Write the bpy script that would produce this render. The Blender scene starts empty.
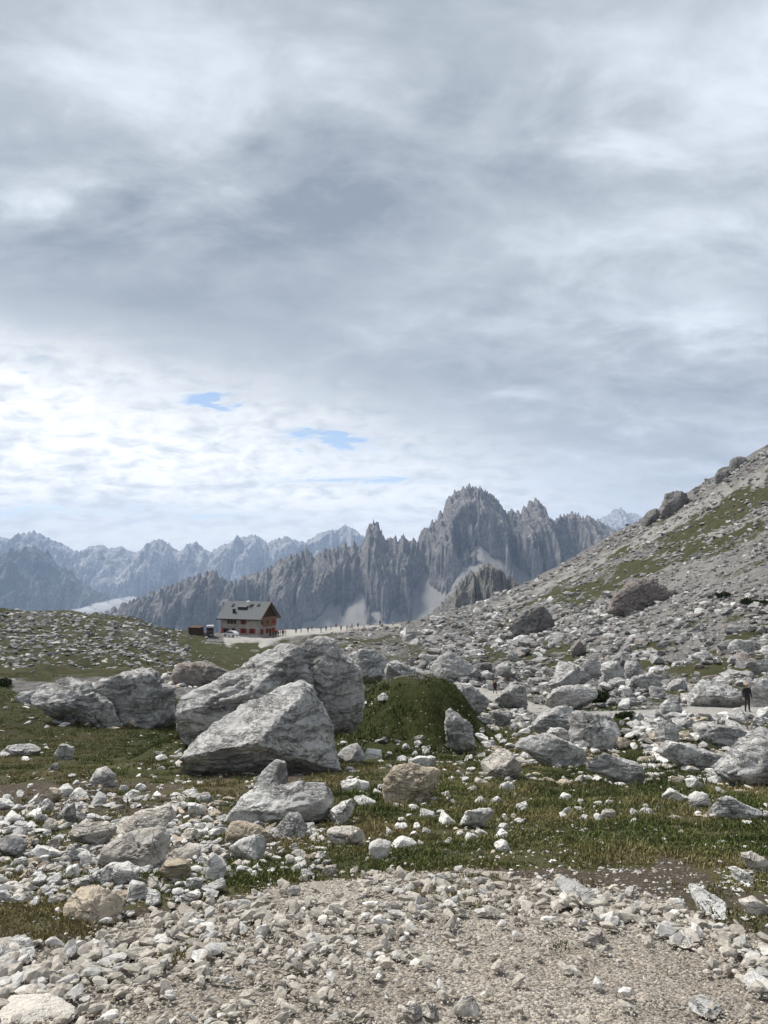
import bpy, bmesh, math, random
import numpy as np
from mathutils import Vector, Matrix

R = math.radians
rng = np.random.default_rng(7)
random.seed(7)
scene = bpy.context.scene
COL = scene.collection

# ------------------------------------------------------------------ camera model
F = 768.0
EYE = 1.6
PITCH = math.atan(53 / 768)
CP, SP = math.cos(PITCH), math.sin(PITCH)


def elev(py):
    yv = (512 - np.asarray(py, float)) / F
    return (SP + yv * CP) / (CP - yv * SP)


def at(px, py, d):
    """point seen at pixel (px, py) whose forward distance is d"""
    yv = (512 - py) / F
    t = d / (CP - yv * SP)
    return np.array([(px - 384) / F * t, d, EYE + t * (SP + yv * CP)])


def project(X, Y, Z):
    Zc = Z - EYE
    dep = Y * CP + Zc * SP
    dep = np.where(np.abs(dep) < 1e-6, 1e-6, dep)
    return 384 + F * X / dep, 512 - F * (-Y * SP + Zc * CP) / dep


# ------------------------------------------------------------------ noise
_h = np.random.default_rng(3).permutation(256)
PERM = np.concatenate([_h, _h, _h])
GR = np.random.default_rng(5).normal(size=(256, 3))
GR /= np.linalg.norm(GR, axis=1)[:, None]


def perlin(p):
    p = np.asarray(p, float)
    i = np.floor(p).astype(np.int64)
    f = p - i
    i &= 255
    w = f * f * f * (f * (f * 6 - 15) + 10)
    out = 0
    for dx in (0, 1):
        wx = w[:, 0] if dx else 1 - w[:, 0]
        a = PERM[i[:, 0] + dx]
        for dy in (0, 1):
            wy = w[:, 1] if dy else 1 - w[:, 1]
            b = PERM[a + i[:, 1] + dy]
            for dz in (0, 1):
                wz = w[:, 2] if dz else 1 - w[:, 2]
                g = GR[PERM[b + i[:, 2] + dz]]
                dot = g[:, 0] * (f[:, 0] - dx) + g[:, 1] * (f[:, 1] - dy) + g[:, 2] * (f[:, 2] - dz)
                out = out + wx * wy * wz * dot
    return out * 1.5


def fbm(p, octv=4, gain=.5, lac=2.03):
    p = np.asarray(p, float)
    s = 0
    a = 1.0
    for k in range(octv):
        s = s + a * perlin(p + 17.3 * k)
        p = p * lac
        a *= gain
    return s


def ridged(p, octv=4, gain=.5, lac=2.1):
    p = np.asarray(p, float)
    s = 0
    a = 1.0
    for k in range(octv):
        s = s + a * (1 - 2 * np.abs(perlin(p + 9.1 * k)))
        p = p * lac
        a *= gain
    return s


def P3(x, y, z=0.0):
    x = np.asarray(x, float)
    return np.stack([x, np.broadcast_to(y, x.shape), np.broadcast_to(z, x.shape)], -1).reshape(-1, 3)


def sstep(a, b, x):
    t = np.clip((x - a) / (b - a), 0, 1)
    return t * t * (3 - 2 * t)


# ------------------------------------------------------------------ terrain
TC = [-350, -100, 0, 130, 195, 260, 384, 500, 620, 768, 900, 1150]
TD = [1, 2.2, 3, 4, 6, 9, 14, 20, 30, 48, 70, 100, 140, 180, 220, 270, 340, 450, 700, 1200]
TY = {
    -350: [1794, 1110, 975, 890, 832, 795, 765, 745, 722, 690, 660, 620, 585, 570, 580, 610, 650, 700, 790, 900],
    -100: [1794, 1115, 982, 896, 838, 802, 772, 750, 728, 702, 677, 643, 612, 602, 622, 655, 690, 730, 800, 900],
    0:    [1794, 1117, 985, 899, 841, 803, 775, 752, 730, 706, 684, 655, 625, 609, 634, 675, 710, 740, 800, 900],
    130:  [1794, 1118, 986, 900, 841, 802, 772, 751, 729, 708, 690, 664, 634, 618, 628, 660, 690, 730, 800, 900],
    195:  [1794, 1118, 986, 900, 841, 802, 771, 750, 729, 709, 693, 673, 652, 643, 632, 645, 670, 710, 790, 900],
    260:  [1794, 1118, 987, 901, 841, 801, 770, 750, 729, 710, 696, 680, 660, 646, 635, 633, 660, 700, 790, 900],
    384:  [1794, 1118, 987, 901, 840, 800, 768, 749, 730, 711, 700, 688, 664, 646, 634, 625, 630, 670, 780, 900],
    500:  [1794, 1118, 987, 901, 840, 800, 769, 750, 731, 712, 702, 692, 664, 643, 626, 608, 595, 640, 760, 900],
    620:  [1794, 1117, 986, 900, 840, 800, 772, 753, 733, 713, 693, 668, 638, 610, 583, 553, 532, 575, 720, 880],
    768:  [1794, 1115, 984, 898, 840, 803, 777, 759, 737, 711, 682, 643, 590, 540, 492, 449, 448, 520, 680, 850],
    900:  [1794, 1112, 980, 893, 836, 800, 776, 757, 732, 705, 668, 615, 545, 480, 420, 372, 370, 450, 630, 800],
    1150: [1794, 1105, 970, 880, 825, 790, 765, 742, 715, 690, 640, 560, 470, 390, 320, 262, 255, 340, 550, 750],
}


def pchip(x, y, xi):
    x = np.asarray(x, float)
    y = np.asarray(y, float)
    h = np.diff(x)
    dl = np.diff(y) / h
    m = np.zeros(len(x))
    for k in range(1, len(x) - 1):
        if dl[k - 1] * dl[k] > 0:
            w1 = 2 * h[k] + h[k - 1]
            w2 = h[k] + 2 * h[k - 1]
            m[k] = (w1 + w2) / (w1 / dl[k - 1] + w2 / dl[k])
    m[0], m[-1] = dl[0], dl[-1]
    j = np.clip(np.searchsorted(x, xi) - 1, 0, len(x) - 2)
    t = (xi - x[j]) / h[j]
    t = np.clip(t, 0, 1)
    t2, t3 = t * t, t * t * t
    return (2 * t3 - 3 * t2 + 1) * y[j] + (t3 - 2 * t2 + t) * h[j] * m[j] + (-2 * t3 + 3 * t2) * y[j + 1] + (t3 - t2) * h[j] * m[j + 1]


NU, ND = 300, 400
GU = np.linspace(-.955, .997, NU)
GL = np.linspace(0, math.log(1200), ND)
_rows = np.array([pchip(np.log(TD), elev(TY[c]), GL) for c in TC])
_u = (np.array(TC) - 384) / F
GE = np.array([pchip(_u, _rows[:, j], GU) for j in range(ND)]).T      # [NU, ND]

# bumps: px, d, height, rx, ry
BUMPS = [(400, 22.5, 1.42, 2.1, 3.2), (425, 21, .5, 1.2, 2.0), (655, 19.5, .45, 1.3, 1.6), (600, 62, 1.4, 3.4, 4), (205, 18, .5, 1.0, 2.2),
         (590, 19.5, .35, 1.8, 1.5), (60, 31, .4, 3, 3), (455, 118, 2.6, 7, 6), (350, 60, 1.5, 5, 7)]
BW = [(at(b[0], 700, b[1])[0], b[1], b[2], b[3], b[4]) for b in BUMPS]


def hz(X, Y, detail=True):
    X = np.asarray(X, float)
    Y = np.asarray(Y, float)
    r = np.maximum(np.hypot(X, Y), 1e-6)
    th = np.arctan2(X, Y)
    tc = np.clip(th, -R(43), R(44.5))
    d = np.maximum(r * np.cos(tc), 1.0)
    u = np.tan(tc)
    fu = np.clip((u - GU[0]) / (GU[1] - GU[0]), 0, NU - 1.001)
    fl = np.clip(np.log(d) / (GL[1] - GL[0]), 0, ND - 1.001)
    iu, il = fu.astype(int), fl.astype(int)
    a, b = fu - iu, fl - il
    e = (GE[iu, il] * (1 - a) + GE[iu + 1, il] * a) * (1 - b) + (GE[iu, il + 1] * (1 - a) + GE[iu + 1, il + 1] * a) * b
    z = EYE + e * d
    z = np.where(r < 1.0, 0.0, z)
    back = sstep(R(60), R(120), np.abs(th))
    z = z * (1 - back) + back * (.02 * r)
    bn = .20 * fbm(P3(X * .6, Y * .5, 81.0), 3).reshape(X.shape)
    for bx, by, bh, rx, ry in BW:
        q = ((X - bx) / rx) ** 2 + ((Y - by) / ry) ** 2 + bn
        q = np.maximum(q, 0)
        z = z + bh * np.exp(-q * q * .6)
    if detail:
        far = sstep(35, 110, r)
        z = z + (.05 * fbm(P3(X * .9, Y * .9, 1.0), 3).reshape(X.shape) * sstep(4.0, 9, r)
                 + .012 * fbm(P3(X * 4, Y * 4, 2.0), 2).reshape(X.shape)
                 + .22 * fbm(P3(X * .22, Y * .22, 4.0), 3).reshape(X.shape) * sstep(9, 40, r)
                 + .75 * far * fbm(P3(X * .11, Y * .11, 3.0), 4).reshape(X.shape)
                 + .45 * far * sstep(20, 60, X) * ridged(P3(X * .06 + Y * .02, Y * .1, 13.0), 4).reshape(X.shape))
    return z


_LD = np.exp(np.linspace(math.log(1.6), math.log(600), 900))


def hit(px, py):
    """first forward distance at which the ray through the pixel meets the ground"""
    yv = (512 - py) / F
    t = _LD / (CP - yv * SP)
    X = (px - 384) / F * t
    Z = EYE + t * (SP + yv * CP)
    below = Z < hz(X, _LD, False)
    k = int(np.argmax(below)) if below.any() else len(_LD) - 1
    return float(_LD[max(k, 1)])


_LD2 = np.exp(np.linspace(math.log(1.6), math.log(600), 420))


def hit_many(px, py):
    out = np.zeros(len(px))
    for i in range(0, len(px), 4000):
        x, y = px[i:i + 4000], py[i:i + 4000]
        yv = (512 - y) / F
        t = _LD2[None] / (CP - yv * SP)[:, None]
        X = ((x - 384) / F)[:, None] * t
        Z = EYE + t * (SP + yv * CP)[:, None]
        below = Z < hz(X, np.broadcast_to(_LD2[None], X.shape), False)
        k = np.argmax(below, axis=1)
        k = np.where(below.any(1), np.maximum(k, 1), len(_LD2) - 1)
        out[i:i + 4000] = _LD2[k] * rng.uniform(.993, 1.007, len(x))
    return out


# zones of the ground cover, drawn as strokes: (x0,y0,x1,y1,half width, amount)
GRASS = [  # where turf grows
    (790, 800, 1150, 860, 75, 1), (-350, 800, -30, 880, 70, .8), (-350, 700, -20, 720, 40, .9),
    (0, 668, 190, 664, 13, 1), (0, 745, 180, 742, 42, 1), (185, 650, 262, 652, 8, 1.1), (120, 617, 205, 632, 5, .9), (-40, 625, 180, 645, 30, .72),
    (330, 720, 460, 720, 45, 1.3), (350, 790, 640, 800, 55, 1), (640, 800, 768, 850, 52, 1), (300, 860, 640, 845, 26, 1), (0, 905, 300, 875, 26, .85),
    (60, 830, 250, 800, 28, .55), (170, 720, 200, 740, 25, 1), (0, 700, 30, 720, 18, 1),
    (480, 655, 570, 660, 10, 1), (545, 648, 585, 652, 7, .8), (505, 630, 530, 625, 7, .9), (700, 668, 768, 668, 13, 1.1), (640, 665, 700, 672, 8, .8), (730, 640, 768, 625, 7, .7),
    (575, 605, 625, 574, 7, 1.2), (620, 575, 700, 530, 8, 1.25), (690, 536, 768, 490, 10, 1.35), (690, 548, 760, 525, 9, 1.2), (640, 575, 690, 555, 4, 1.0), (560, 600, 615, 582, 7, .9), (560, 588, 640, 545, 3, .7), (600, 575, 660, 560, 4, .6),
    (400, 690, 768, 705, 50, .47), (430, 745, 768, 750, 22, .75), (400, 650, 600, 645, 10, .4), (520, 610, 560, 590, 4, .7), (640, 620, 700, 600, 6, .6), (700, 590, 768, 560, 6, .55), (660, 540, 720, 505, 6, .8), (600, 560, 680, 510, 4, .6), (600, 640, 650, 630, 5, .5), (690, 625, 730, 615, 5, .6),
    (630, 600, 680, 580, 5, .5), (700, 560, 768, 535, 4, .6), (600, 620, 640, 612, 4, .5), (720, 505, 768, 475, 4, .8), (560, 580, 600, 562, 4, .8), (640, 650, 690, 640, 5, .5),
    (600, 705, 650, 735, 20, 1), (540, 695, 560, 720, 8, .7), (430, 680, 470, 683, 6, .9), (300, 650, 400, 640, 6, .5), (400, 630, 470, 632, 4, .45), (270, 655, 330, 635, 6, .6),
    (400, 668, 430, 664, 4, .7), (480, 720, 530, 745, 12, .8), (660, 700, 700, 740, 15, .5), (730, 620, 768, 612, 6, .8), (660, 690, 700, 690, 5, .6), (200, 660, 290, 680, 14, .8)]
LUSH = [(350, 720, 450, 720, 46, 1), (185, 715, 195, 750, 22, .9), (640, 770, 690, 775, 22, .9), (560, 775, 610, 785, 16, .8), (590, 700, 620, 715, 16, .8), (140, 745, 170, 755, 18, .6), (470, 760, 560, 790, 12, .5), (250, 810, 380, 800, 20, .4), (185, 650, 262, 652, 10, .4), (740, 820, 800, 850, 25, .5), (0, 690, 30, 690, 8, .6)]
PALE = [   # pale trails and scree streaks
    (800, 712, 690, 711, 6, 1.2), (690, 711, 570, 716, 4, 1.1), (575, 714, 530, 708, 5, 1.2), (530, 708, 500, 698, 6, 1.2), (500, 697, 440, 687, 6, 1.2), (440, 687, 425, 676, 5, 1.2), (428, 673, 392, 668, 4.5, 1.2),
    (228, 641, 290, 633, 4.5, 1.3), (275, 634, 345, 628, 4, 1.2), (285, 633, 262, 645, 4, 1.2), (345, 627, 400, 626, 2, .7),
    ]
STREAK = [(480, 612, 545, 586, 4, .9), (545, 586, 640, 540, 3.5, .8), (640, 540, 768, 470, 5, .8), (640, 558, 700, 540, 3, .6), (700, 540, 768, 517, 4, .8),
          (600, 640, 768, 560, 16, .35), (690, 640, 768, 600, 14, .35), (560, 622, 700, 560, 3, .5), (640, 600, 768, 535, 4, .5)]


def strokes(px, py, S):
    out = np.zeros_like(px)
    for x0, y0, x1, y1, w, a in S:
        dx, dy = x1 - x0, y1 - y0
        t = np.clip(((px - x0) * dx + (py - y0) * dy) / (dx * dx + dy * dy + 1e-9), 0, 1)
        q = np.hypot(px - x0 - t * dx, (py - y0 - t * dy) * 1.0) / w
        out = np.maximum(out, a * (1 - sstep(.55, 1.25, q)))
    return out


PATH_EDGE = ([-400, -100, 0, 70, 150, 250, 320, 400, 500, 600, 680, 768, 1000], [985, 958, 948, 935, 915, 890, 880, 872, 872, 882, 905, 942, 985])


def zones(X, Y, Z):
    """grass, pale and path amounts 0..1 at world points"""
    px, py = project(X, Y, Z)
    infront = Y > .5
    r = np.hypot(X, Y)
    n1 = fbm(P3(X * .5, Y * .5, 7.0), 3).reshape(X.shape)
    n2 = fbm(P3(X * 2.2, Y * 2.2, 9.0), 3).reshape(X.shape)
    nf = fbm(P3(X * .09, Y * .09, 5.0), 4).reshape(X.shape)
    wob = np.where(r > 40, nf, n1)
    qx = px + 9 * wob
    qy = py + 7 * np.where(r > 40, fbm(P3(X * .13, Y * .13, 15.0), 3).reshape(X.shape), n2)
    g = strokes(qx, qy, GRASS)
    p = strokes(px + 2 * wob, py + 1.2 * wob, PALE) * (r > 40)
    q_ = strokes(qx, qy + 4 * nf, STREAK) * np.clip(.95 + 1.1 * fbm(P3(X * .3, Y * .3, 25.0), 3).reshape(X.shape), 0, 1) * (r > 60)
    g = g * (1 - .8 * q_)
    p = np.maximum(p, .62 * q_)
    edge = np.interp(px, PATH_EDGE[0], PATH_EDGE[1])
    path = sstep(-5, 6, py + 7 * n1 + 9 * n2 - edge) * (r < 12)
    path = np.where(infront & (r > 1.3), path, 1.0 * (r < 12))
    near = sstep(60, 25, r)
    g = np.maximum(g, .35 * near)
    g = np.where(infront, g, .7)
    g = g + .35 * np.where(r > 40, nf, n1 * .8)
    # margin of trodden earth near the path
    g = g * (1 - path) * (1 - .9 * np.clip(p, 0, 1))
    return np.clip(g, 0, 1), np.clip(p, 0, 1) * infront, np.clip(path, 0, 1)


# ------------------------------------------------------------------ mesh helpers
def np_mesh(name, V, T, smooth=True, attrs=None, cols=None):
    me = bpy.data.meshes.new(name)
    V = np.ascontiguousarray(V, dtype=np.float32)
    T = np.ascontiguousarray(T, dtype=np.int32)
    k = T.shape[1]
    me.vertices.add(len(V))
    me.vertices.foreach_set('co', V.ravel())
    me.loops.add(T.size)
    me.loops.foreach_set('vertex_index', T.ravel())
    me.polygons.add(len(T))
    me.polygons.foreach_set('loop_start', np.arange(0, T.size, k, dtype=np.int32))
    me.polygons.foreach_set('use_smooth', np.full(len(T), smooth, dtype=bool))
    me.update(calc_edges=True)
    for n, a in (attrs or {}).items():
        at_ = me.attributes.new(n, 'FLOAT', 'POINT')
        at_.data.foreach_set('value', np.ascontiguousarray(a, dtype=np.float32))
    if cols is not None:
        at_ = me.color_attributes.new('col', 'FLOAT_COLOR', 'POINT')
        c = np.ones((len(V), 4), np.float32)
        c[:, :3] = cols
        at_.data.foreach_set('color', c.ravel())
    return me


def link(name, me, mat=None, parent=None):
    o = bpy.data.objects.new(name, me)
    COL.objects.link(o)
    if mat is not None:
        if isinstance(mat, (list, tuple)):
            for m in mat:
                me.materials.append(m)
        else:
            me.materials.append(mat)
    if parent is not None:
        o.parent = parent
    return o


def tag(o, label=None, cat=None, group=None, kind=None):
    if label:
        o['label'] = label
    if cat:
        o['category'] = cat
    if group:
        o['group'] = group
    if kind:
        o['kind'] = kind
    return o


def empty(name, loc, rz=0):
    o = bpy.data.objects.new(name, None)
    o.empty_display_size = .3
    COL.objects.link(o)
    o.location = loc
    o.rotation_euler = (0, 0, rz)
    return o


class MB:
    """collects boxes and prisms, then links them as one mesh"""

    def __init__(self):
        self.bm = bmesh.new()

    def box(self, c, s, rz=0, mi=0):
        m = Matrix.Translation(c) @ Matrix.Rotation(rz, 4, 'Z') @ Matrix.Diagonal((s[0], s[1], s[2], 1))
        r = bmesh.ops.create_cube(self.bm, size=1, matrix=m)
        return r['verts']

    def cyl(self, a, b, r, seg=12, r2=None):
        a, b = Vector(a), Vector(b)
        q = (b - a).to_track_quat('Z', 'Y').to_matrix().to_4x4()
        m = Matrix.Translation((a + b) / 2) @ q
        bmesh.ops.create_cone(self.bm, cap_ends=True, segments=seg, radius1=r, radius2=r if r2 is None else r2, depth=(b - a).length, matrix=m)

    def poly(self, pts, thick):
        """extrude a planar polygon by vector thick"""
        vs = [self.bm.verts.new(p) for p in pts]
        f = self.bm.faces.new(vs)
        r = bmesh.ops.extrude_face_region(self.bm, geom=[f])
        bmesh.ops.translate(self.bm, verts=[v for v in r['geom'] if isinstance(v, bmesh.types.BMVert)], vec=thick)
        return vs

    def build(self, name, mat, parent=None, bevel=0, smooth=False):
        bmesh.ops.recalc_face_normals(self.bm, faces=self.bm.faces)
        if bevel:
            bmesh.ops.bevel(self.bm, geom=list(self.bm.edges), offset=bevel, segments=2, affect='EDGES', clamp_overlap=True)
        me = bpy.data.meshes.new(name)
        self.bm.to_mesh(me)
        self.bm.free()
        if smooth:
            for p in me.polygons:
                p.use_smooth = True
        return link(name, me, mat, parent)


# ------------------------------------------------------------------ materials
class NT:
    def __init__(self, tree):
        self.t = tree
        self.n = tree.nodes
        self.l = tree.links

    def node(self, ty, **kw):
        n = self.n.new(ty)
        for k, v in kw.items():
            setattr(n, k, v)
        return n

    def put(self, sock, v):
        if isinstance(v, bpy.types.NodeSocket):
            self.l.new(v, sock)
        elif v is not None:
            if sock.type in ('RGBA',) and not hasattr(v, '__len__'):
                v = (v, v, v, 1)
            elif sock.type == 'RGBA' and len(v) == 3:
                v = (*v, 1)
            sock.default_value = v

    def math(self, op, a, b=None, c=None, clamp=False):
        n = self.node('ShaderNodeMath', operation=op, use_clamp=clamp)
        self.put(n.inputs[0], a)
        if b is not None:
            self.put(n.inputs[1], b)
        if c is not None:
            self.put(n.inputs[2], c)
        return n.outputs[0]

    def mix(self, f, a, b, mode='MIX'):
        n = self.node('ShaderNodeMix', data_type='RGBA', blend_type=mode)
        n.clamp_factor = True
        self.put(n.inputs[0], f)
        self.put(n.inputs[6], a)
        self.put(n.inputs[7], b)
        return n.outputs[2]

    def noise(self, vec, scale, detail=3, rough=.55, dist=0):
        n = self.node('ShaderNodeTexNoise')
        self.put(n.inputs['Vector'], vec)
        n.inputs['Scale'].default_value = scale
        n.inputs['Detail'].default_value = detail
        n.inputs['Roughness'].default_value = rough
        n.inputs['Distortion'].default_value = dist
        return n.outputs['Fac']

    def voro(self, vec, scale, feature='F1', out='Distance'):
        n = self.node('ShaderNodeTexVoronoi', feature=feature)
        self.put(n.inputs['Vector'], vec)
        n.inputs['Scale'].default_value = scale
        return n.outputs[out]

    def step(self, a, b, x):
        n = self.node('ShaderNodeMapRange', interpolation_type='SMOOTHSTEP')
        self.put(n.inputs['Value'], x)
        self.put(n.inputs['From Min'], a)
        self.put(n.inputs['From Max'], b)
        return n.outputs['Result']

    def lin(self, a, b, x, c, d):
        n = self.node('ShaderNodeMapRange')
        self.put(n.inputs['Value'], x)
        for k, v in (('From Min', a), ('From Max', b), ('To Min', c), ('To Max', d)):
            n.inputs[k].default_value = v
        return n.outputs['Result']

    def attr(self, name, out='Fac'):
        n = self.node('ShaderNodeAttribute', attribute_name=name)
        return n.outputs[out]

    def vmap(self, vec, scale=(1, 1, 1), rot=(0, 0, 0), loc=(0, 0, 0)):
        n = self.node('ShaderNodeMapping')
        self.put(n.inputs['Vector'], vec)
        n.inputs['Scale'].default_value = scale
        n.inputs['Rotation'].default_value = rot
        n.inputs['Location'].default_value = loc
        return n.outputs[0]

    def bump(self, h, strength, dist, normal=None):
        n = self.node('ShaderNodeBump')
        self.put(n.inputs['Height'], h)
        n.inputs['Strength'].default_value = strength
        n.inputs['Distance'].default_value = dist
        if normal is not None:
            self.put(n.inputs['Normal'], normal)
        return n.outputs[0]


def new_mat(name, rough=.9, spec=.25):
    m = bpy.data.materials.new(name)
    m.use_nodes = True
    nt = NT(m.node_tree)
    b = m.node_tree.nodes['Principled BSDF']
    b.inputs['Roughness'].default_value = rough
    b.inputs['Specular IOR Level'].default_value = spec
    return m, nt, b


def plain(name, col, rough=.8, var=.18, scale=6, spec=.3, metal=0):
    m, nt, b = new_mat(name, rough, spec)
    pos = nt.node('ShaderNodeTexCoord').outputs['Object']
    n = nt.noise(pos, scale, 4)
    c = nt.mix(n, tuple(x * (1 - var) for x in col), tuple(min(1, x * (1 + var)) for x in col))
    nt.put(b.inputs['Base Color'], c)
    b.inputs['Metallic'].default_value = metal
    nt.put(b.inputs['Normal'], nt.bump(nt.noise(pos, scale * 5, 3), .15, .01))
    return m


def rock_material(name, k=1.0):
    m, nt, b = new_mat(name, .92, .15)
    pos = nt.node('ShaderNodeNewGeometry').outputs['Position']
    col = nt.attr('col', 'Color')
    big = nt.noise(pos, 1.1, 5, .6)
    mid = nt.noise(pos, 5.5, 6, .65)
    c = nt.mix(nt.step(.38, .62, big), nt.mix(1, col, (.80, .79, .78), 'MULTIPLY'), nt.mix(1, col, (1.13, 1.12, 1.10), 'MULTIPLY'))
    # grey weathering and dark lichen
    c = nt.mix(nt.math('MULTIPLY', nt.step(.48, .64, mid), .6 * k), c, nt.mix(1, c, (.50, .485, .475), 'MULTIPLY'))
    lich = nt.noise(pos, 13, 6, .75)
    c = nt.mix(nt.math('MULTIPLY', nt.step(.53, .66, lich), .65 * k), c, (.12, .115, .108))
    # pale crust
    c = nt.mix(nt.math('MULTIPLY', nt.step(.56, .74, nt.noise(nt.vmap(pos, loc=(31, 7, 3)), 9, 5, .6)), .6), c, (.66, .65, .63))
    # ochre iron stains
    c = nt.mix(nt.math('MULTIPLY', nt.step(.62, .78, nt.noise(nt.vmap(pos, loc=(3, 57, 13)), 2.2, 4, .6)), .35), c, (.40, .30, .19))
    # weathered bedding bands and runs of dark water stain
    wq = nt.node('ShaderNodeVectorMath', operation='ADD')
    wn = nt.node('ShaderNodeTexNoise')
    nt.put(wn.inputs['Vector'], pos)
    wn.inputs['Scale'].default_value = 2.2
    wn.inputs['Detail'].default_value = 4
    ws = nt.node('ShaderNodeVectorMath', operation='SCALE')
    nt.l.new(wn.outputs['Color'], ws.inputs[0])
    ws.inputs['Scale'].default_value = .35
    nt.l.new(pos, wq.inputs[0])
    nt.l.new(ws.outputs[0], wq.inputs[1])
    band = nt.noise(nt.vmap(wq.outputs[0], scale=(.5, .5, 4.5), rot=(.12, .42, 0)), 2.1, 5, .7)
    c = nt.mix(nt.math('MULTIPLY', nt.step(.53, .64, band), .5 * k), c, nt.mix(1, c, (.50, .49, .48), 'MULTIPLY'))
    run = nt.noise(nt.vmap(wq.outputs[0], scale=(3.2, 3.2, .5)), 1.6, 4, .6)
    c = nt.mix(nt.math('MULTIPLY', nt.step(.57, .68, run), .4 * k), c, nt.mix(1, c, (.45, .43, .42), 'MULTIPLY'))
    # thin dark seams
    def seam(vec, scale, w):
        n = nt.noise(vec, scale, 4, .6, .15)
        return nt.step(w, .0, nt.math('ABSOLUTE', nt.math('SUBTRACT', n, .5)))
    s1 = nt.math('MULTIPLY', seam(nt.vmap(pos, scale=(.6, .6, 2.4), rot=(.1, .45, 0)), 1.5, .016), nt.step(.46, .58, nt.noise(pos, 2.3, 3)))
    s2 = nt.math('MULTIPLY', seam(nt.vmap(pos, scale=(1.6, 1.6, .7), rot=(.3, -.2, 0), loc=(5, 3, 9)), 2.6, .012), nt.step(.48, .6, nt.noise(nt.vmap(pos, loc=(9, 9, 9)), 1.9, 3)))
    crm = nt.math('MAXIMUM', s1, s2)
    c = nt.mix(nt.math('MULTIPLY', crm, .4), c, (.11, .105, .10))
    nt.put(b.inputs['Base Color'], c)
    h = nt.math('ADD', nt.math('MULTIPLY', mid, 1.0), nt.math('MULTIPLY', lich, .4))
    h = nt.math('SUBTRACT', h, nt.math('MULTIPLY', crm, .5))
    h = nt.math('SUBTRACT', h, nt.math('MULTIPLY', nt.step(.50, .66, band), .7))
    n1 = nt.bump(h, 1.0, .03 + .06 * k)
    n2 = nt.bump(nt.noise(pos, 60, 4, .7), .6, .009, n1)
    nt.put(b.inputs['Normal'], n2)
    return m


M = {}
M['rock'] = rock_material('limestone', .8)
M['stone'] = rock_material('fresh_limestone', .38)


def pebble_material():
    m, nt, b = new_mat('pebbles', .95, .1)
    pos = nt.node('ShaderNodeNewGeometry').outputs['Position']
    col = nt.attr('col', 'Color')
    n = nt.noise(pos, 75, 5, .65)
    c = nt.mix(nt.step(.38, .64, n), nt.mix(1, col, (.60, .58, .55), 'MULTIPLY'), nt.mix(1, col, (.86, .85, .83), 'MULTIPLY'))
    c = nt.mix(nt.math('MULTIPLY', nt.step(.54, .70, nt.noise(pos, 22, 4, .6)), .4), c, (.30, .25, .195))
    nt.put(b.inputs['Base Color'], c)
    nt.put(b.inputs['Normal'], nt.bump(nt.noise(pos, 150, 4, .7), .5, .004))
    return m


M['pebble'] = pebble_material()


def ground_material():
    m, nt, b = new_mat('ground_turf', .95, .1)
    pos = nt.node('ShaderNodeNewGeometry').outputs['Position']
    g = nt.attr('grass')
    pale = nt.attr('pale')
    # stony cover
    v = nt.voro(pos, 1.6, 'F1', 'Color')
    sep = nt.node('ShaderNodeSeparateColor')
    nt.l.new(v, sep.inputs[0])
    fine = nt.noise(pos, 14, 5, .7)
    st = nt.mix(sep.outputs[0], (.11, .108, .105), (.26, .256, .25))
    st = nt.mix(nt.step(.35, .7, fine), nt.mix(1, st, (.62, .60, .58), 'MULTIPLY'), st)
    st = nt.mix(nt.math('MULTIPLY', nt.step(.45, .7, nt.noise(pos, .35, 4)), .4), st, (.23, .205, .175))
    st = nt.mix(pale, st, nt.mix(nt.noise(pos, 3, 5), (.31, .297, .275), (.43, .41, .38)))
    soil = nt.attr('soil')
    so_ = nt.mix(nt.noise(pos, 9, 6, .7), (.060, .046, .034), (.155, .125, .096))
    so_ = nt.mix(nt.step(.60, .68, nt.noise(pos, 38, 3)), so_, (.33, .30, .265))
    st = nt.mix(soil, st, so_)
    # turf
    t1 = nt.noise(pos, .6, 5, .6)
    t2 = nt.noise(pos, 7, 5, .7)
    tf = nt.mix(nt.step(.35, .65, t1), (.075, .080, .032), (.13, .115, .055))
    tf = nt.mix(nt.math('MULTIPLY', nt.step(.45, .75, t2), .7), tf, (.135, .11, .066))
    tf = nt.mix(nt.math('MULTIPLY', nt.step(.55, .75, nt.noise(pos, .22, 4)), .6), tf, (.14, .108, .058))
    tf = nt.mix(soil, nt.mix(1, tf, (.52, .56, .56), 'MULTIPLY'), tf)  # distant turf darkened in colour, for the shade that blades would give
    tf = nt.mix(nt.math('MULTIPLY', nt.attr('lush'), .8), tf, nt.mix(t2, (.026, .036, .010), (.062, .072, .022)))
    # border between the two breaks up
    brk = nt.math('ADD', g, nt.math('MULTIPLY', nt.math('SUBTRACT', nt.noise(pos, 2.0, 6, .75), .5), 1.3))
    brk2 = nt.step(.36, .60, brk)
    c = nt.mix(brk2, st, tf)
    nt.put(b.inputs['Base Color'], c)
    h = nt.math('ADD', nt.math('MULTIPLY', nt.voro(pos, 3.0), .6), fine)
    n1 = nt.bump(h, .8, .12)
    n2 = nt.bump(nt.noise(pos, 45, 4, .7), .7, .02, n1)
    nt.put(b.inputs['Normal'], n2)
    return m


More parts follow.
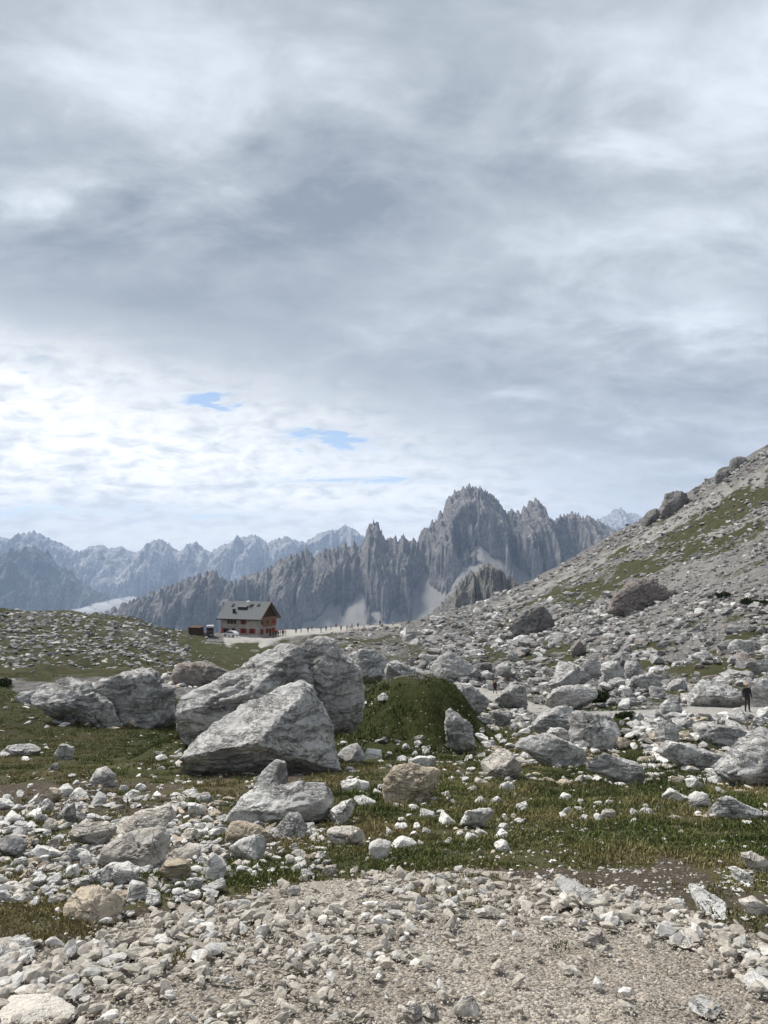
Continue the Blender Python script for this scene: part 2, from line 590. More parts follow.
def path_material():
    m, nt, b = new_mat('path_gravel', .95, .12)
    pos = nt.node('ShaderNodeNewGeometry').outputs['Position']
    v = nt.voro(pos, 70, 'F1', 'Color')
    sep = nt.node('ShaderNodeSeparateColor')
    nt.l.new(v, sep.inputs[0])
    c = nt.mix(sep.outputs[0], (.22, .195, .165), (.54, .49, .42))
    c = nt.mix(nt.math('MULTIPLY', nt.step(.4, .66, nt.noise(pos, 1.3, 5, .65)), .65), c, (.175, .147, .118))
    c = nt.mix(nt.math('MULTIPLY', nt.step(.5, .7, nt.noise(pos, 260, 3)), .35), c, (.46, .43, .39))
    nt.put(b.inputs['Base Color'], c)
    d = nt.voro(pos, 70)
    h = nt.math('SUBTRACT', nt.math('MULTIPLY', nt.noise(pos, 160, 3), .5), d)
    nt.put(b.inputs['Normal'], nt.bump(h, .9, .014))
    return m


def grass_material():
    m, nt, b = new_mat('grass_blades', .75, .15)
    col = nt.attr('col', 'Color')
    nt.put(b.inputs['Base Color'], col)
    return m


def mountain_material(name, warm, streak=.012):
    m, nt, b = new_mat(name, .95, .08)
    pos = nt.node('ShaderNodeNewGeometry').outputs['Position']
    scr = nt.attr('scree')
    v1 = nt.noise(nt.vmap(pos, scale=(1, 1, .4)), streak, 6, .68)
    v2 = nt.noise(nt.vmap(pos, scale=(1, 1, .5), loc=(500, 20, 0)), streak * 3.2, 5, .7)
    lay = nt.noise(nt.vmap(pos, scale=(.12, .12, 1.0), rot=(.06, .1, 0)), streak * 2.6, 4, .6)
    c = nt.mix(nt.step(.32, .68, v1), tuple(x * .58 for x in warm), tuple(x * 1.22 for x in warm))
    c = nt.mix(nt.math('MULTIPLY', nt.step(.42, .66, v2), .55), c, tuple(x * .55 for x in warm))
    c = nt.mix(nt.math('MULTIPLY', nt.step(.50, .66, lay), .35), c, tuple(x * 1.35 for x in warm))
    v3 = nt.noise(nt.vmap(pos, scale=(1, 1, .6)), streak * 7, 5, .7)
    c = nt.mix(nt.step(.36, .64, v3), nt.mix(1, c, (.66, .66, .68), 'MULTIPLY'), nt.mix(1, c, (1.22, 1.21, 1.19), 'MULTIPLY'))
    sc = nt.mix(nt.noise(pos, .012, 4), (.22, .21, .20), (.34, .325, .31))
    scn = nt.math('ADD', scr, nt.math('MULTIPLY', nt.math('SUBTRACT', nt.noise(pos, streak * 1.6, 6, .7), .5), 1.1))
    c = nt.mix(nt.math('MULTIPLY', nt.step(.35, .85, scn), .9), c, sc)
    nt.put(b.inputs['Base Color'], c)
    h = nt.math('ADD', nt.math('MULTIPLY', v1, 1.0), nt.math('MULTIPLY', v2, .6))
    hs = nt.math('MULTIPLY', h, nt.math('SUBTRACT', 1.0, nt.math('MULTIPLY', scr, .9)))
    nt.put(b.inputs['Normal'], nt.bump(v3, .8, .14 / streak, nt.bump(hs, .9, .35 / streak)))
    return m


M['ground'] = ground_material()
M['path'] = path_material()
M['grass'] = grass_material()

# ------------------------------------------------------------------ ground mesh
th_in = np.arctan((np.linspace(-60, 828, 760) - 384) / F)
th_l = np.linspace(-math.pi, th_in[0], 70)[:-1]
th_r = np.linspace(th_in[-1], math.pi, 71)[1:-1]
TH = np.concatenate([th_l, th_in, th_r])
RR = np.concatenate([np.exp(np.linspace(math.log(.25), math.log(2.3), 12))[:-1], np.exp(np.linspace(math.log(2.3), math.log(420), 640)), np.exp(np.linspace(math.log(430), math.log(1300), 36))])
TT, RG = np.meshgrid(TH, RR, indexing='ij')
GX, GY = RG * np.sin(TT), RG * np.cos(TT)
GZ = hz(GX, GY)
zg, zp, zt = zones(GX, GY, GZ)
zs = sstep(24, 12, RG)
_px, _py = project(GX, GY, GZ)
_w = fbm(P3(GX * .6, GY * .6, 61.0), 3).reshape(GX.shape)
zl = np.where(GY > .5, strokes(_px + 14 * _w, _py + 8 * _w, LUSH), 0)
# hummocky turf
GZ = GZ + zg * sstep(6, 14, RG) * (RG < 60) * .10 * np.maximum(0, fbm(P3(GX * 1.3, GY * 1.3, 21.0), 3)).reshape(GX.shape)
GZ = GZ - .02 * zt
nt_, nr_ = GX.shape
V = np.stack([GX, GY, GZ], -1).reshape(-1, 3)
ii, jj = np.meshgrid(np.arange(nt_), np.arange(nr_ - 1), indexing='ij')
i2 = (ii + 1) % nt_
Q = np.stack([ii * nr_ + jj, ii * nr_ + jj + 1, i2 * nr_ + jj + 1, i2 * nr_ + jj], -1).reshape(-1, 4)
Q = Q[:, ::-1]
pf = zt.reshape(-1)[Q].mean(1) > .5


def sub_mesh(name, sel, mat):
    q = Q[sel]
    used, inv = np.unique(q.ravel(), return_inverse=True)
    me = np_mesh(name, V[used], inv.reshape(-1, 4), True, {'grass': zg.reshape(-1)[used], 'pale': zp.reshape(-1)[used], 'soil': zs.reshape(-1)[used], 'lush': zl.reshape(-1)[used]})
    o = link(name, me, mat)
    tag(o, kind='structure')
    return o


ground = sub_mesh('ground', ~pf, M['ground'])
path = sub_mesh('path', pf, M['path'])


# ------------------------------------------------------------------ rocks
ICO = {}


def ico(n):
    if n not in ICO:
        bm = bmesh.new()
        bmesh.ops.create_icosphere(bm, subdivisions=n, radius=1)
        v = np.array([x.co[:] for x in bm.verts])
        f = np.array([[x.index for x in p.verts] for p in bm.faces])
        bm.free()
        ICO[n] = (v / np.linalg.norm(v, axis=1)[:, None], f)
    return ICO[n]


def roughen(wp, o, sub, strata, ax, steps=.05, crev=1.0):
    """surface relief of broken limestone in units of the mean radius"""
    d = .016 * perlin(wp * 1.7 + o) + .018 * perlin(wp * 4.3 + o)
    # ledges: noise terraced into steps
    n = perlin(wp * 1.5 + o + 3) * 2.2 + .5 * perlin(wp * 4 + o)
    fr = n - np.floor(n)
    d = d + steps * 1.6 * (np.floor(n) + sstep(.46, .54, fr))
    # crevices, drawn out along the bedding
    q = wp - np.outer(wp @ ax, ax) * -.9
    w = .35 * np.stack([perlin(wp * 2 + o + 7), perlin(wp * 2 + o + 17), perlin(wp * 2 + o + 27)], -1)
    for f_, dep, wd in ((1.3, .060, .028), (2.9, .045, .045), (6.5, .028, .08)):
        c = np.maximum(0, 1 - np.abs(perlin(q * f_ + w * f_ + o + f_)) / wd)
        d = d - crev * dep * c * (.25 + .75 * (perlin(wp * 1.9 + o + f_ * 3) > -.05))
    if sub >= 4:
        d = d + .016 * ridged(wp * 9 + o, 2) + .010 * perlin(wp * 17 + o)
    if sub >= 5:
        d = d + .010 * ridged(wp * 21 + o, 2) + .007 * perlin(wp * 38 + o)
    if sub >= 6:
        d = d + .006 * ridged(wp * 55 + o, 2)
    for fq, am in ((5.5, 1.0), (13.0, .4)):
        q = (wp @ ax) * fq + .7 * perlin(wp * 1.2 + o) + .45 * perlin(wp * 5 + o) + .2 * perlin(wp * 11 + o)
        saw = q % 1.0
        brk = np.clip(.45 + 1.1 * perlin(wp * 2.4 + o + fq), 0, 1)
        d = d - strata * am * brk * (np.maximum(0, .22 - np.minimum(saw, 1 - saw)) / .22 * .8 + .5 * saw)
    return d


def facet_shape(seed, n, planes=18, hmin=.5, dims=(1, 1, .7), rough=.05):
    r = np.random.default_rng(seed)
    v, f = ico(n)
    pn = r.normal(size=(planes, 3))
    pn /= np.linalg.norm(pn, axis=1)[:, None]
    # a few steep and a few bedding faces, as broken limestone has
    ax = r.normal(size=3)
    ax /= np.linalg.norm(ax)
    pn = np.concatenate([pn, [ax, -ax]])
    h = np.concatenate([r.uniform(hmin, .92, planes), r.uniform(.42, .62, 2)])
    dots = np.maximum(v @ pn.T, .02)
    rad = np.minimum((h / dots).min(1), 1.15)
    p = v * rad[:, None]
    p = p / np.abs(p).max(0)
    if rough:
        o = r.uniform(0, 60, 3)
        if n >= 4:
            p = p + v * roughen(p * 1.25, o, n, .03, ax, .022, .9)[:, None]
        p = p * (1 + rough * 1.2 * perlin(p * 2.1 + o) + rough * perlin(p * 5 + o) + rough * .55 * perlin(p * 11 + o) + rough * .3 * perlin(p * 22 + o))[:, None]
    return p * np.asarray(dims), f


TINT = {'g': (.50, .495, .485), 'a': (.32, .316, .312), 'b': (.25, .243, .235), 'c': (.56, .525, .47), 'w': (.79, .775, .745), 't': (.53, .455, .355), 'p': (.60, .56, .505), 'd': (.235, .225, .215), 'l': (.60, .595, .58), 'r': (.30, .265, .245)}
NAMES = {'c': 'cream', 'g': 'grey', 'w': 'white', 't': 'tan', 'p': 'cream', 'd': 'dark', 'l': 'pale grey', 'r': 'brownish', 'a': 'grey', 'b': 'dark'}


def polar(poly, n=360):
    """star-shaped radius about the centroid, as a function of angle"""
    c = poly.mean(0)
    q = poly - c
    a = np.linspace(-math.pi, math.pi, n, endpoint=False)
    rad = np.zeros(n)
    m = len(q)
    for k, an in enumerate(a):
        dx, dz = math.cos(an), math.sin(an)
        best = 0
        for i in range(m):
            p, s = q[i], q[(i + 1) % m] - q[i]
            den = dx * s[1] - dz * s[0]
            if abs(den) < 1e-12:
                continue
            t = (p[0] * s[1] - p[1] * s[0]) / den
            w = (p[0] * dz - p[1] * dx) / den
            if t > 0 and -1e-6 <= w <= 1 + 1e-6:
                best = max(best, t)
        rad[k] = best
    rad[rad == 0] = rad[rad > 0].mean()
    return c, a, rad


def traced_rock(poly_px, tint, thick=.8, d=None, seed=0, chops=(), sub=5, flat=False, strata=0.0, rough=1.5, nr=8):
    pp = np.array(poly_px, float)
    w = np.ptp(pp[:, 0])
    hgt = np.ptp(pp[:, 1])
    base_y = pp[:, 1].max()
    r = np.random.default_rng(seed + 1000)
    v, f = ico(sub)
    if flat:
        # lies on the ground: outline traced onto the ground plane
        cx, cy = pp[:, 0].mean(), pp[:, 1].mean()
        d0 = hit(cx, cy)
        c0 = at(cx, cy, d0)
        gz = float(hz(c0[0], c0[1]))
        sl = (float(hz(c0[0], c0[1] + .25)) - gz) / .25
        pts = []
        for x, y in pp:
            yv = (512 - y) / F
            ex, ez = (x - 384) / F / (CP - yv * SP), (SP + yv * CP) / (CP - yv * SP)
            dd = (EYE - gz + sl * c0[1]) / (sl - ez)
            pts.append((ex * dd - c0[0], dd - c0[1]))
        c, a, rad = polar(np.array(pts))
        S = float(rad.mean())
        T = thick * S
        ang = np.arctan2(v[:, 1], v[:, 0])
        rr = np.interp(ang, np.append(a, math.pi), np.append(rad, rad[0]))
        z = np.sign(v[:, 2]) * np.abs(v[:, 2]) ** .6
        s = (1 - np.abs(z) ** 3.5) ** (1 / 3.5)
        p = np.stack([c[0] + rr * s * np.cos(ang), c[1] + rr * s * np.sin(ang), z * T], -1)
        p[:, 2] += sl * p[:, 1]
        off = np.array([c0[0], c0[1], gz + .15 * T])
    else:
        cxp = pp[:, 0].mean()
        if d is None:
            d = hit(cxp, base_y)
        D = thick * min(w, hgt * 1.3) * .5 * d / F
        dc = d + D * .55
        P = np.array([at(x, y, dc) for x, y in pp])
        poly = P[:, [0, 2]]
        lo = poly[:, 1].min()
        hh = np.ptp(poly[:, 1])
        low = poly[:, 1] < lo + .3 * hh
        poly[low, 1] -= .22 * hh          # bury the foot
        c, a, rad = polar(poly)
        ang = np.arctan2(v[:, 2], v[:, 0])
        rr = np.interp(ang, np.append(a, math.pi), np.append(rad, rad[0]))
        cc = np.sign(v[:, 1]) * np.abs(v[:, 1]) ** .75
        s = (1 - np.abs(cc) ** 2.6) ** (1 / 2.6)
        S = float(rad.mean())
        p = np.stack([rr * s * np.cos(ang), cc * D, rr * s * np.sin(ang)], -1)
        off = np.array([c[0], dc, c[1]])
        T = D
    ext = np.array([np.abs(p[:, k]).max() for k in range(3)])
    ch = list(chops)
    for k in range(nr if sub < 6 else 0):
        n = r.normal(size=3)
        if k % 3:
            n[1] = -abs(n[1]) * 1.2 - .25
        if flat:
            n[2] = abs(n[2]) + .6
        ch.append((*n, r.uniform(.40, .72) if (abs(n[1]) > .5 and not (sub == 6 and k < 6)) else r.uniform(.86, .99)))
    for nx, ny, nz, h in ch:
        n = np.array([nx, ny, nz], float)
        n /= np.linalg.norm(n)
        dot = (p / ext) @ n
        ov = np.maximum(dot - h, 0)
        p = p - (ov * .97)[:, None] * n * ext
    # rough surface
    nrm = v * np.array([1, 1, 1])
    o = r.uniform(0, 50, 3)
    fs = 1.0 / S
    wp = p * fs
    st_ = strata if strata else r.uniform(.02, .06)
    ax = np.array([-.45, .25, .86]) if strata else np.array([r.normal() * .35, .2, 1.0])
    ax = ax / np.linalg.norm(ax)
    disp = roughen(wp, o, sub, st_, ax, .022, 1.0 if sub > 5 else 1.3) + .03
    rough = .6 if flat else (min(rough, 1.1) if sub < 5 else (rough if (sub < 6 or rough > 1.6) else 1.0))
    p = p + nrm * (disp * rough * S)[:, None]
    col = np.array(TINT[tint]) * r.uniform(.93, 1.07)
    me = np_mesh('rock', p - np.array([0, 0, 0]), f, True, None, np.broadcast_to(col, (len(p), 3)))
    return me, off, d if d else d0, S


# (key, name, tint, outline, label, options, landmark phrase)
BIG = [
 ('boulder', 'l', [(183,755),(193,742),(210,730),(238,712),(264,700),(287,690),(299,686),(308,693),(320,712),(329,735),(338,752),(334,760),(311,762),(282,768),(264,774),(240,778),(212,776),(184,771)],
  'big pale wedge-shaped boulder with a dark undercut face, in front of the striped slab', dict(thick=1.3, sub=6, chops=[(-.40,-.55,.75,.44),(0,-.74,-.67,.22),(.60,-.72,.25,.46)]), 'the big pale wedge boulder'),
 ('boulder', 'g', [(181,698),(193,691),(217,680),(240,669),(264,653),(278,645),(297,648),(308,656),(311,677),(320,693),(322,712),(301,722),(264,724),(229,728),(203,730),(189,726),(182,714)],
  'huge slanting grey slab boulder with striped layers, behind the pale wedge boulder', dict(thick=.9, d=15.6, sub=6, strata=.13, chops=[(-.38,-.60,.70,.46),(-.1,-.9,-.3,.5),(.5,-.8,.3,.6)]), 'the striped slab boulder'),
 ('boulder', 'g', [(300,648),(308,641),(325,638),(334,642),(339,652),(350,660),(359,670),(363,684),(361,703),(352,714),(325,716),(315,693),(309,677),(304,658)],
  'tall brownish grey boulder leaning on the right end of the striped slab', dict(thick=1.0, d=16.2, sub=6, chops=[(.45,-.85,.25,.70),(-.4,-.8,.4,.62)]), 'the tall leaning boulder'),
 ('boulder', 'g', [(33,688),(42,685),(66,680),(82,683),(91,692),(104,702),(121,723),(109,727),(86,724),(73,720),(47,712),(36,702)],
  'long grey boulder with an overhanging left side, leftmost of the two boulders in the meadow', dict(thick=.9, sub=5, nr=2, strata=.10, rough=1.5, chops=[(-.2,-.75,-.6,.40),(-.3,-.6,.7,.55),(.6,-.7,.2,.6)]), 'the long meadow boulder'),
 ('boulder', 'g', [(91,686),(104,679),(117,677),(141,674),(154,674),(161,685),(172,689),(172,710),(167,720),(141,725),(133,723),(125,715),(108,712),(98,700)],
  'broad pitted grey boulder, right of the two boulders in the left meadow', dict(thick=1.0, sub=5, nr=3, strata=.09, rough=1.7), 'the pitted meadow boulder'),
 ('boulder', 'r', [(172,669),(179,664),(205,663),(219,669),(228,673),(226,684),(212,688),(198,688),(184,688),(175,680)],
  'low brown-grey boulder on the bank between meadow boulders and striped slab', dict(thick=.9), 'the low brown bank boulder'),
 ('boulder', 'g', [(350,656),(362,650),(375,652),(384,658),(386,670),(374,682),(357,680),(348,668)],
  'grey rock heap just right of the tall leaning boulder', dict(thick=.9, d=44), 'the heap beside the leaning boulder'),
 ('boulder', 'g', [(383,666),(397,661),(408,668),(428,674),(440,690),(428,696),(408,688),(390,684)],
  'long sloping grey rock ridge above the dark green mound', dict(thick=.8, d=40), 'the rock ridge above the mound'),
 ('boulder', 'g', [(431,668),(442,656),(451,655),(465,661),(475,670),(470,677),(456,679),(445,680),(433,677)],
  'rounded grey outcrop just right of the two walkers', dict(thick=.9, sub=5), 'the outcrop beside the two walkers'),
 ('boulder', 'g', [(437,686),(451,685),(470,685),(479,694),(491,703),(494,715),(472,717),(458,713),(445,707),(438,696)],
  'flat-topped grey boulder with a shaded right face below the walkers trail', dict(thick=1.0, d=36, chops=[(.55,-.8,.0,.45)]), 'the flat-topped trailside boulder'),
 ('boulder', 'g', [(447,713),(451,710),(461,717),(472,727),(474,740),(466,752),(450,754),(447,734),(446,722)],
  'upright grey boulder at the right foot of the green mound', dict(thick=.9), 'the upright boulder by the mound'),
 ('boulder', 'g', [(496,700),(503,692),(511,687),(522,686),(527,694),(527,707),(515,711),(497,709)],
  'square grey boulder right of the lone walker on the trail', dict(thick=.9, sub=5), 'the square boulder by the walker'),
 ('boulder', 'g', [(488,713),(499,710),(511,712),(517,720),(509,727),(492,726)],
  'rounded grey boulder in the grass below the lone walker', dict(thick=.9, sub=5), 'the rounded boulder below the walker'),
 ('boulder', 'g', [(575,715),(584,713),(601,717),(613,719),(619,727),(615,742),(601,748),(574,747),(571,734)],
  'blocky boulder with a flat grey front face, centre right', dict(thick=.9, chops=[(.05,-1,.05,.5)]), 'the flat-faced block'),
 ('boulder', 'l', [(532,725),(542,716),(559,708),(572,709),(577,715),(575,735),(560,738),(545,732)],
  'pale ridge-backed boulder touching the left side of the flat-faced block', dict(thick=.9), 'the ridge-backed boulder'),
 ('rock', 'w', [(547,735),(551,729),(563,728),(571,734),(569,742),(553,744)],
  'small white rock below the ridge-backed boulder', dict(thick=.9, sub=5), None),
 ('boulder', 'l', [(516,747),(528,736),(545,735),(562,741),(585,750),(592,762),(570,767),(545,760),(528,752)],
  'long low pale slab under the flat-faced block, left of two', dict(thick=.9), 'the left low slab'),
 ('boulder', 'l', [(578,758),(600,751),(622,760),(640,765),(650,782),(637,786),(612,774),(588,770)],
  'long low pale slab under the flat-faced block, right of two', dict(thick=.9), 'the right low slab'),
 ('rock', 'p', [(482,765),(490,759),(497,752),(507,750),(515,759),(522,767),(521,779),(507,781),(497,776),(488,773)],
  'cream pointed rock standing alone in the grass at centre right', dict(thick=1.0, chops=[(-.5,-.4,.75,.45),(.5,-.8,-.2,.5)]), 'the lone cream rock'),
 ('boulder', 'g', [(542,671),(551,661),(563,660),(578,667),(590,680),(597,690),(580,694),(563,692),(547,684)],
  'large layered grey boulder sloping down to the right above the trail', dict(thick=.9, strata=.06), 'the large layered boulder'),
 ('boulder', 'g', [(543,703),(553,692),(567,687),(584,686),(597,690),(594,700),(580,708),(567,710),(555,706)],
  'wide grey boulder just below the large layered boulder', dict(thick=.9), 'the wide boulder under the layered one'),
 ('boulder', 'g', [(583,663),(592,660),(601,661),(603,680),(592,681),(583,674)], 'leftmost of three square grey boulders in a row above the trail', dict(thick=.9, sub=5), 'the three square boulders'),
 ('boulder', 'l', [(603,663),(612,660),(622,661),(625,682),(613,683),(603,681)], 'middle and palest of three square boulders in a row', dict(thick=.9, sub=5), None),
 ('boulder', 'g', [(626,661),(634,660),(642,664),(643,680),(632,682),(626,680)], 'rightmost of three square grey boulders in a row', dict(thick=.9, sub=5), None),
 ('boulder', 'r', [(569,650),(579,641),(586,647),(586,658),(571,658)], 'small reddish brown boulder above the three square boulders', dict(thick=.9, sub=5), None),
 ('boulder', 'g', [(630,686),(635,678),(649,673),(666,680),(665,688),(645,692),(632,693)], 'flat grey boulder right of the three square boulders', dict(thick=.9, sub=5), 'the flat boulder beyond the trail'),
 ('boulder', 'g', [(668,686),(676,680),(689,680),(692,688),(682,694),(669,694)], 'round grey boulder between the flat boulder and the hollow boulder', dict(thick=1.0, sub=4), None),
 ('boulder', 'l', [(691,698),(697,688),(705,679),(716,678),(730,684),(739,690),(743,698),(742,706),(722,707),(703,707),(690,704)],
  'arched pale boulder with a dark hollow, left of the standing man', dict(thick=.9, chops=[(-.1,-.8,-.6,.42)]), 'the hollow boulder'),
 ('boulder', 'g', [(751,684),(762,680),(780,681),(790,700),(770,708),(752,705)], 'grey boulder right behind the standing man', dict(thick=.9), 'the boulder behind the man'),
 ('boulder', 'g', [(661,706),(670,699),(680,702),(684,711),(672,715),(661,714)], 'dome-shaped grey boulder at the left end of the man\'s trail', dict(thick=1.0, sub=4), 'the dome boulder'),
 ('boulder', 'g', [(656,731),(663,719),(668,717),(677,727),(677,738),(670,748),(656,750)], 'pointed grey boulder left of the long wrinkled slab', dict(thick=.9, sub=5), 'the pointed boulder'),
 ('boulder', 'g', [(697,725),(705,721),(720,727),(736,729),(753,736),(755,748),(736,750),(720,746),(705,744),(696,736)], 'long wrinkled grey slab below the standing man', dict(thick=.9), 'the long wrinkled slab'),
 ('boulder', 'g', [(716,771),(736,756),(751,744),(770,733),(800,740),(808,785),(775,790),(745,782)], 'large grey pyramid-shaped boulder at the right picture edge', dict(thick=1.0, chops=[(-.35,-.8,.4,.5)]), 'the pyramid boulder'),
 ('boulder', 'l', [(655,752),(660,740),(682,744),(707,752),(724,757),(730,767),(716,770),(693,764),(670,760)], 'long pale slab running down to the pyramid boulder', dict(thick=.9), 'the slab beside the pyramid boulder'),
 ('stone', 't', [(664,779),(672,776),(683,779),(685,786),(667,785)], 'small tan stone on the green hummock beside a white one', dict(thick=1.0, sub=4), None),
 ('stone', 'w', [(686,780),(694,777),(702,784),(703,789),(690,790)], 'bright white stone on the green hummock beside a tan one', dict(thick=1.0, sub=4), None),
 ('stone', 'w', [(663,797),(671,788),(680,794),(690,798),(688,804),(668,803)], 'pointed white stone, left end of the white row on the right', dict(thick=1.0, sub=4), None),
 ('stone', 'w', [(690,798),(698,792),(709,795),(710,804),(699,810),(689,806)], 'round white stone, second from left in the white row', dict(thick=1.0, sub=4), None),
 ('rock', 'l', [(701,806),(714,796),(724,795),(735,801),(750,808),(764,812),(763,820),(748,822),(724,820),(709,815)], 'long knobbly white slab, right end of the white row', dict(thick=1.0), 'the knobbly white slab'),
 ('rock', 'l', [(688,888),(701,888),(709,896),(727,909),(724,922),(711,921),(696,905)], 'grey slab lying tilted on the right edge of the gravel', dict(flat=True, thick=.32), 'the tilted slab on the gravel'),
 ('rock', 'l', [(554,885),(562,880),(579,889),(589,887),(599,897),(582,907),(565,898)], 'pale arrow-shaped slab on the gravel at centre right', dict(flat=True, thick=.28), 'the arrow-shaped slab'),
 ('rock', 'p', [(743,855),(755,853),(768,862),(772,874),(753,870)], 'cream rock in bare earth at right edge, upper of three', dict(thick=1.0, sub=4), None),
 ('rock', 'w', [(728,868),(737,868),(750,874),(753,883),(740,883)], 'whitish rock in bare earth at right edge, middle of three', dict(thick=1.0, sub=4), 'the stones at the right edge'),
 ('rock', 'p', [(740,902),(755,898),(770,908),(769,918),(752,915)], 'cream rock in bare earth at right edge, lowest of three', dict(thick=1.0, sub=4), None),
 ('rock', 't', [(384,780),(393,770),(414,767),(435,770),(443,775),(432,789),(422,801),(396,804),(385,793)], 'stout tan block with a flat front in the grass at the centre', dict(thick=1.0, chops=[(-.3,-.9,.2,.5),(.7,-.6,-.1,.5)]), 'the stout tan block'),
 ('rock', 'w', [(409,760),(422,757),(435,758),(437,770),(409,771)], 'white rock just behind the stout tan block', dict(thick=.9, sub=5), None),
 ('rock', 'w', [(466,808),(482,804),(495,810),(486,823),(469,828),(459,825),(466,815)], 'white two-tiered rock in the grass right of centre', dict(thick=1.0), 'the two-tiered white rock'),
 ('rock', 'w', [(368,845),(378,840),(391,843),(388,854),(376,861)], 'rounded white rock, left of a touching pair near the gravel', dict(thick=1.0, sub=4), 'the touching white pair'),
 ('rock', 'w', [(388,841),(400,836),(417,842),(416,850),(395,850)], 'flat white rock, right of a touching pair near the gravel', dict(thick=1.0, sub=4), None),
 ('rock', 'p', [(326,833),(343,823),(355,828),(368,834),(364,844),(349,846),(336,841)], 'white rock with an orange-tan patch in the grass', dict(thick=1.0, sub=5), 'the orange-patched rock'),
 ('rock', 'w', [(329,813),(340,804),(352,800),(356,809),(342,820),(330,824)], 'white oblong block tilted up to the right', dict(thick=1.0, sub=5), 'the tilted white block'),
 ('rock', 'w', [(339,782),(355,779),(369,783),(367,792),(349,793)], 'flat bright white rock right of the large pale slab', dict(thick=1.0, sub=4), 'the flat bright rock'),
 ('stone', 'w', [(353,797),(363,796),(378,803),(373,809),(360,807)], 'thin white stone above the tilted white block', dict(thick=1.0, sub=4), None),
 ('rock', 'g', [(250,789),(262,773),(275,761),(286,763),(294,774),(286,788),(266,793)], 'grey pointed rock at the foot of the big wedge boulder', dict(thick=1.0, rough=.8, chops=[(-.4,-.8,.4,.5),(.7,-.6,.2,.5)]), 'the grey rock at the wedge foot'),
 ('boulder', 'l', [(222,821),(237,804),(254,792),(280,781),(300,779),(323,787),(331,799),(319,811),(295,819),(266,818),(245,823)], 'large pale slab with a rough crest below the wedge boulder', dict(thick=1.1, chops=[(-.2,-.6,.75,.5)]), 'the large pale slab'),
 ('rock', 'l', [(278,829),(288,814),(297,814),(306,827),(301,838),(287,840)], 'pyramid-shaped pale grey rock in the grass', dict(thick=1.0, chops=[(-.5,-.7,.4,.45),(.6,-.6,.3,.5)]), 'the small pyramid rock'),
 ('rock', 't', [(227,828),(234,823),(254,827),(272,835),(270,845),(249,846),(228,843)], 'tan oblong rock with a pinkish end below the large pale slab', dict(thick=1.0), 'the tan oblong rock'),
 ('rock', 'l', [(227,850),(243,840),(260,837),(268,846),(258,857),(236,862)], 'pale flat-topped rock below the tan oblong one', dict(thick=1.0), 'the flat-topped rock'),
 ('rock', 'w', [(203,863),(216,853),(226,865),(223,879),(208,882)], 'chipped white rock left of the flat-topped one', dict(thick=1.0, sub=4), None),
 ('rock', 'w', [(184,880),(197,876),(207,880),(204,891),(187,892)], 'bright white cube-like rock at the grass edge', dict(thick=1.0, sub=4), 'the white cube-like rock'),
 ('boulder', 'p', [(97,862),(107,846),(130,835),(156,831),(169,840),(164,857),(146,868),(115,871)], 'broad cream slab, widest in the rubble on the left', dict(thick=1.0, chops=[(-.1,-.75,.65,.45)]), 'the broad cream slab'),
 ('rock', 'p', [(107,836),(115,825),(141,813),(167,807),(173,819),(148,832),(125,839)], 'long pinkish slab lying across the top of the broad cream slab', dict(thick=1.0), 'the long pinkish slab'),
 ('rock', 'p', [(62,836),(78,826),(104,823),(116,829),(106,841),(83,846)], 'oval pinkish slab left of the long pinkish slab', dict(thick=1.0), 'the oval pinkish slab'),
 ('rock', 'g', [(56,811),(64,805),(73,804),(75,819),(63,823)], 'upright grey block at the top of the rubble', dict(thick=1.0, sub=4), 'the upright grey block'),
 ('rock', 'g', [(-6,842),(8,836),(20,840),(26,845),(18,855),(2,859)], 'smooth grey block at the left picture edge', dict(thick=1.0, sub=4), 'the smooth grey block'),
 ('boulder', 't', [(64,905),(79,888),(91,886),(109,890),(124,895),(126,905),(112,918),(86,924),(69,918)], 'brownish tan boulder nearest the gravel on the left', dict(thick=1.0, chops=[(-.4,-.75,.5,.5),(.5,-.7,.5,.5)]), 'the brownish tan boulder'),
 ('rock', 'w', [(121,892),(130,882),(143,885),(147,894),(137,901),(126,902)], 'white rock just right of the brownish tan boulder', dict(thick=1.0, sub=4), None),
 ('rock', 'w', [(88,878),(109,865),(125,865),(139,870),(133,882),(112,886)], 'white jagged rock behind the brownish tan boulder', dict(thick=1.0), 'the white jagged rock'),
 ('rock', 't', [(158,871),(167,860),(188,863),(190,875),(173,882)], 'tan rounded rock right of the white jagged one', dict(thick=1.0, sub=4), 'the tan rounded rock'),
 ('rock', 'p', [(160,855),(182,844),(200,848),(200,861),(177,864)], 'cream wedge rock right of the broad cream slab', dict(thick=1.0, sub=4), None),
 ('rock', 'w', [(63,868),(76,865),(80,875),(68,880)], 'white lump left of the white jagged rock', dict(thick=1.0, sub=4), None),
 ('rock', 'l', [(-8,953),(17,940),(33,943),(33,958),(10,965)], 'flat pale slab on the gravel at the left edge', dict(flat=True, thick=.3), 'the flat slab at the left edge'),
 ('rock', 'p', [(2,1010),(10,999),(50,998),(76,1006),(72,1030),(-6,1034)], 'cracked pale slab sunk in the gravel at bottom left corner', dict(flat=True, thick=.14), 'the sunken corner slab'),
 ('rock', 'l', [(-10,756),(10,746),(29,744),(40,749),(36,757)], 'low grey ledge in the grass at the left edge', dict(thick=.9, sub=5), 'the low ledge at left'),
 ('rock', 'l', [(55,754),(61,744),(72,748),(77,758),(64,761)], 'pale rock in the meadow right of the low ledge', dict(thick=.9, sub=5), None),
 ('rock', 'w', [(88,781),(94,770),(104,768),(116,778),(106,788)], 'white lump in the meadow below the meadow boulders', dict(thick=1.0, sub=4), 'the white lump in the meadow'),
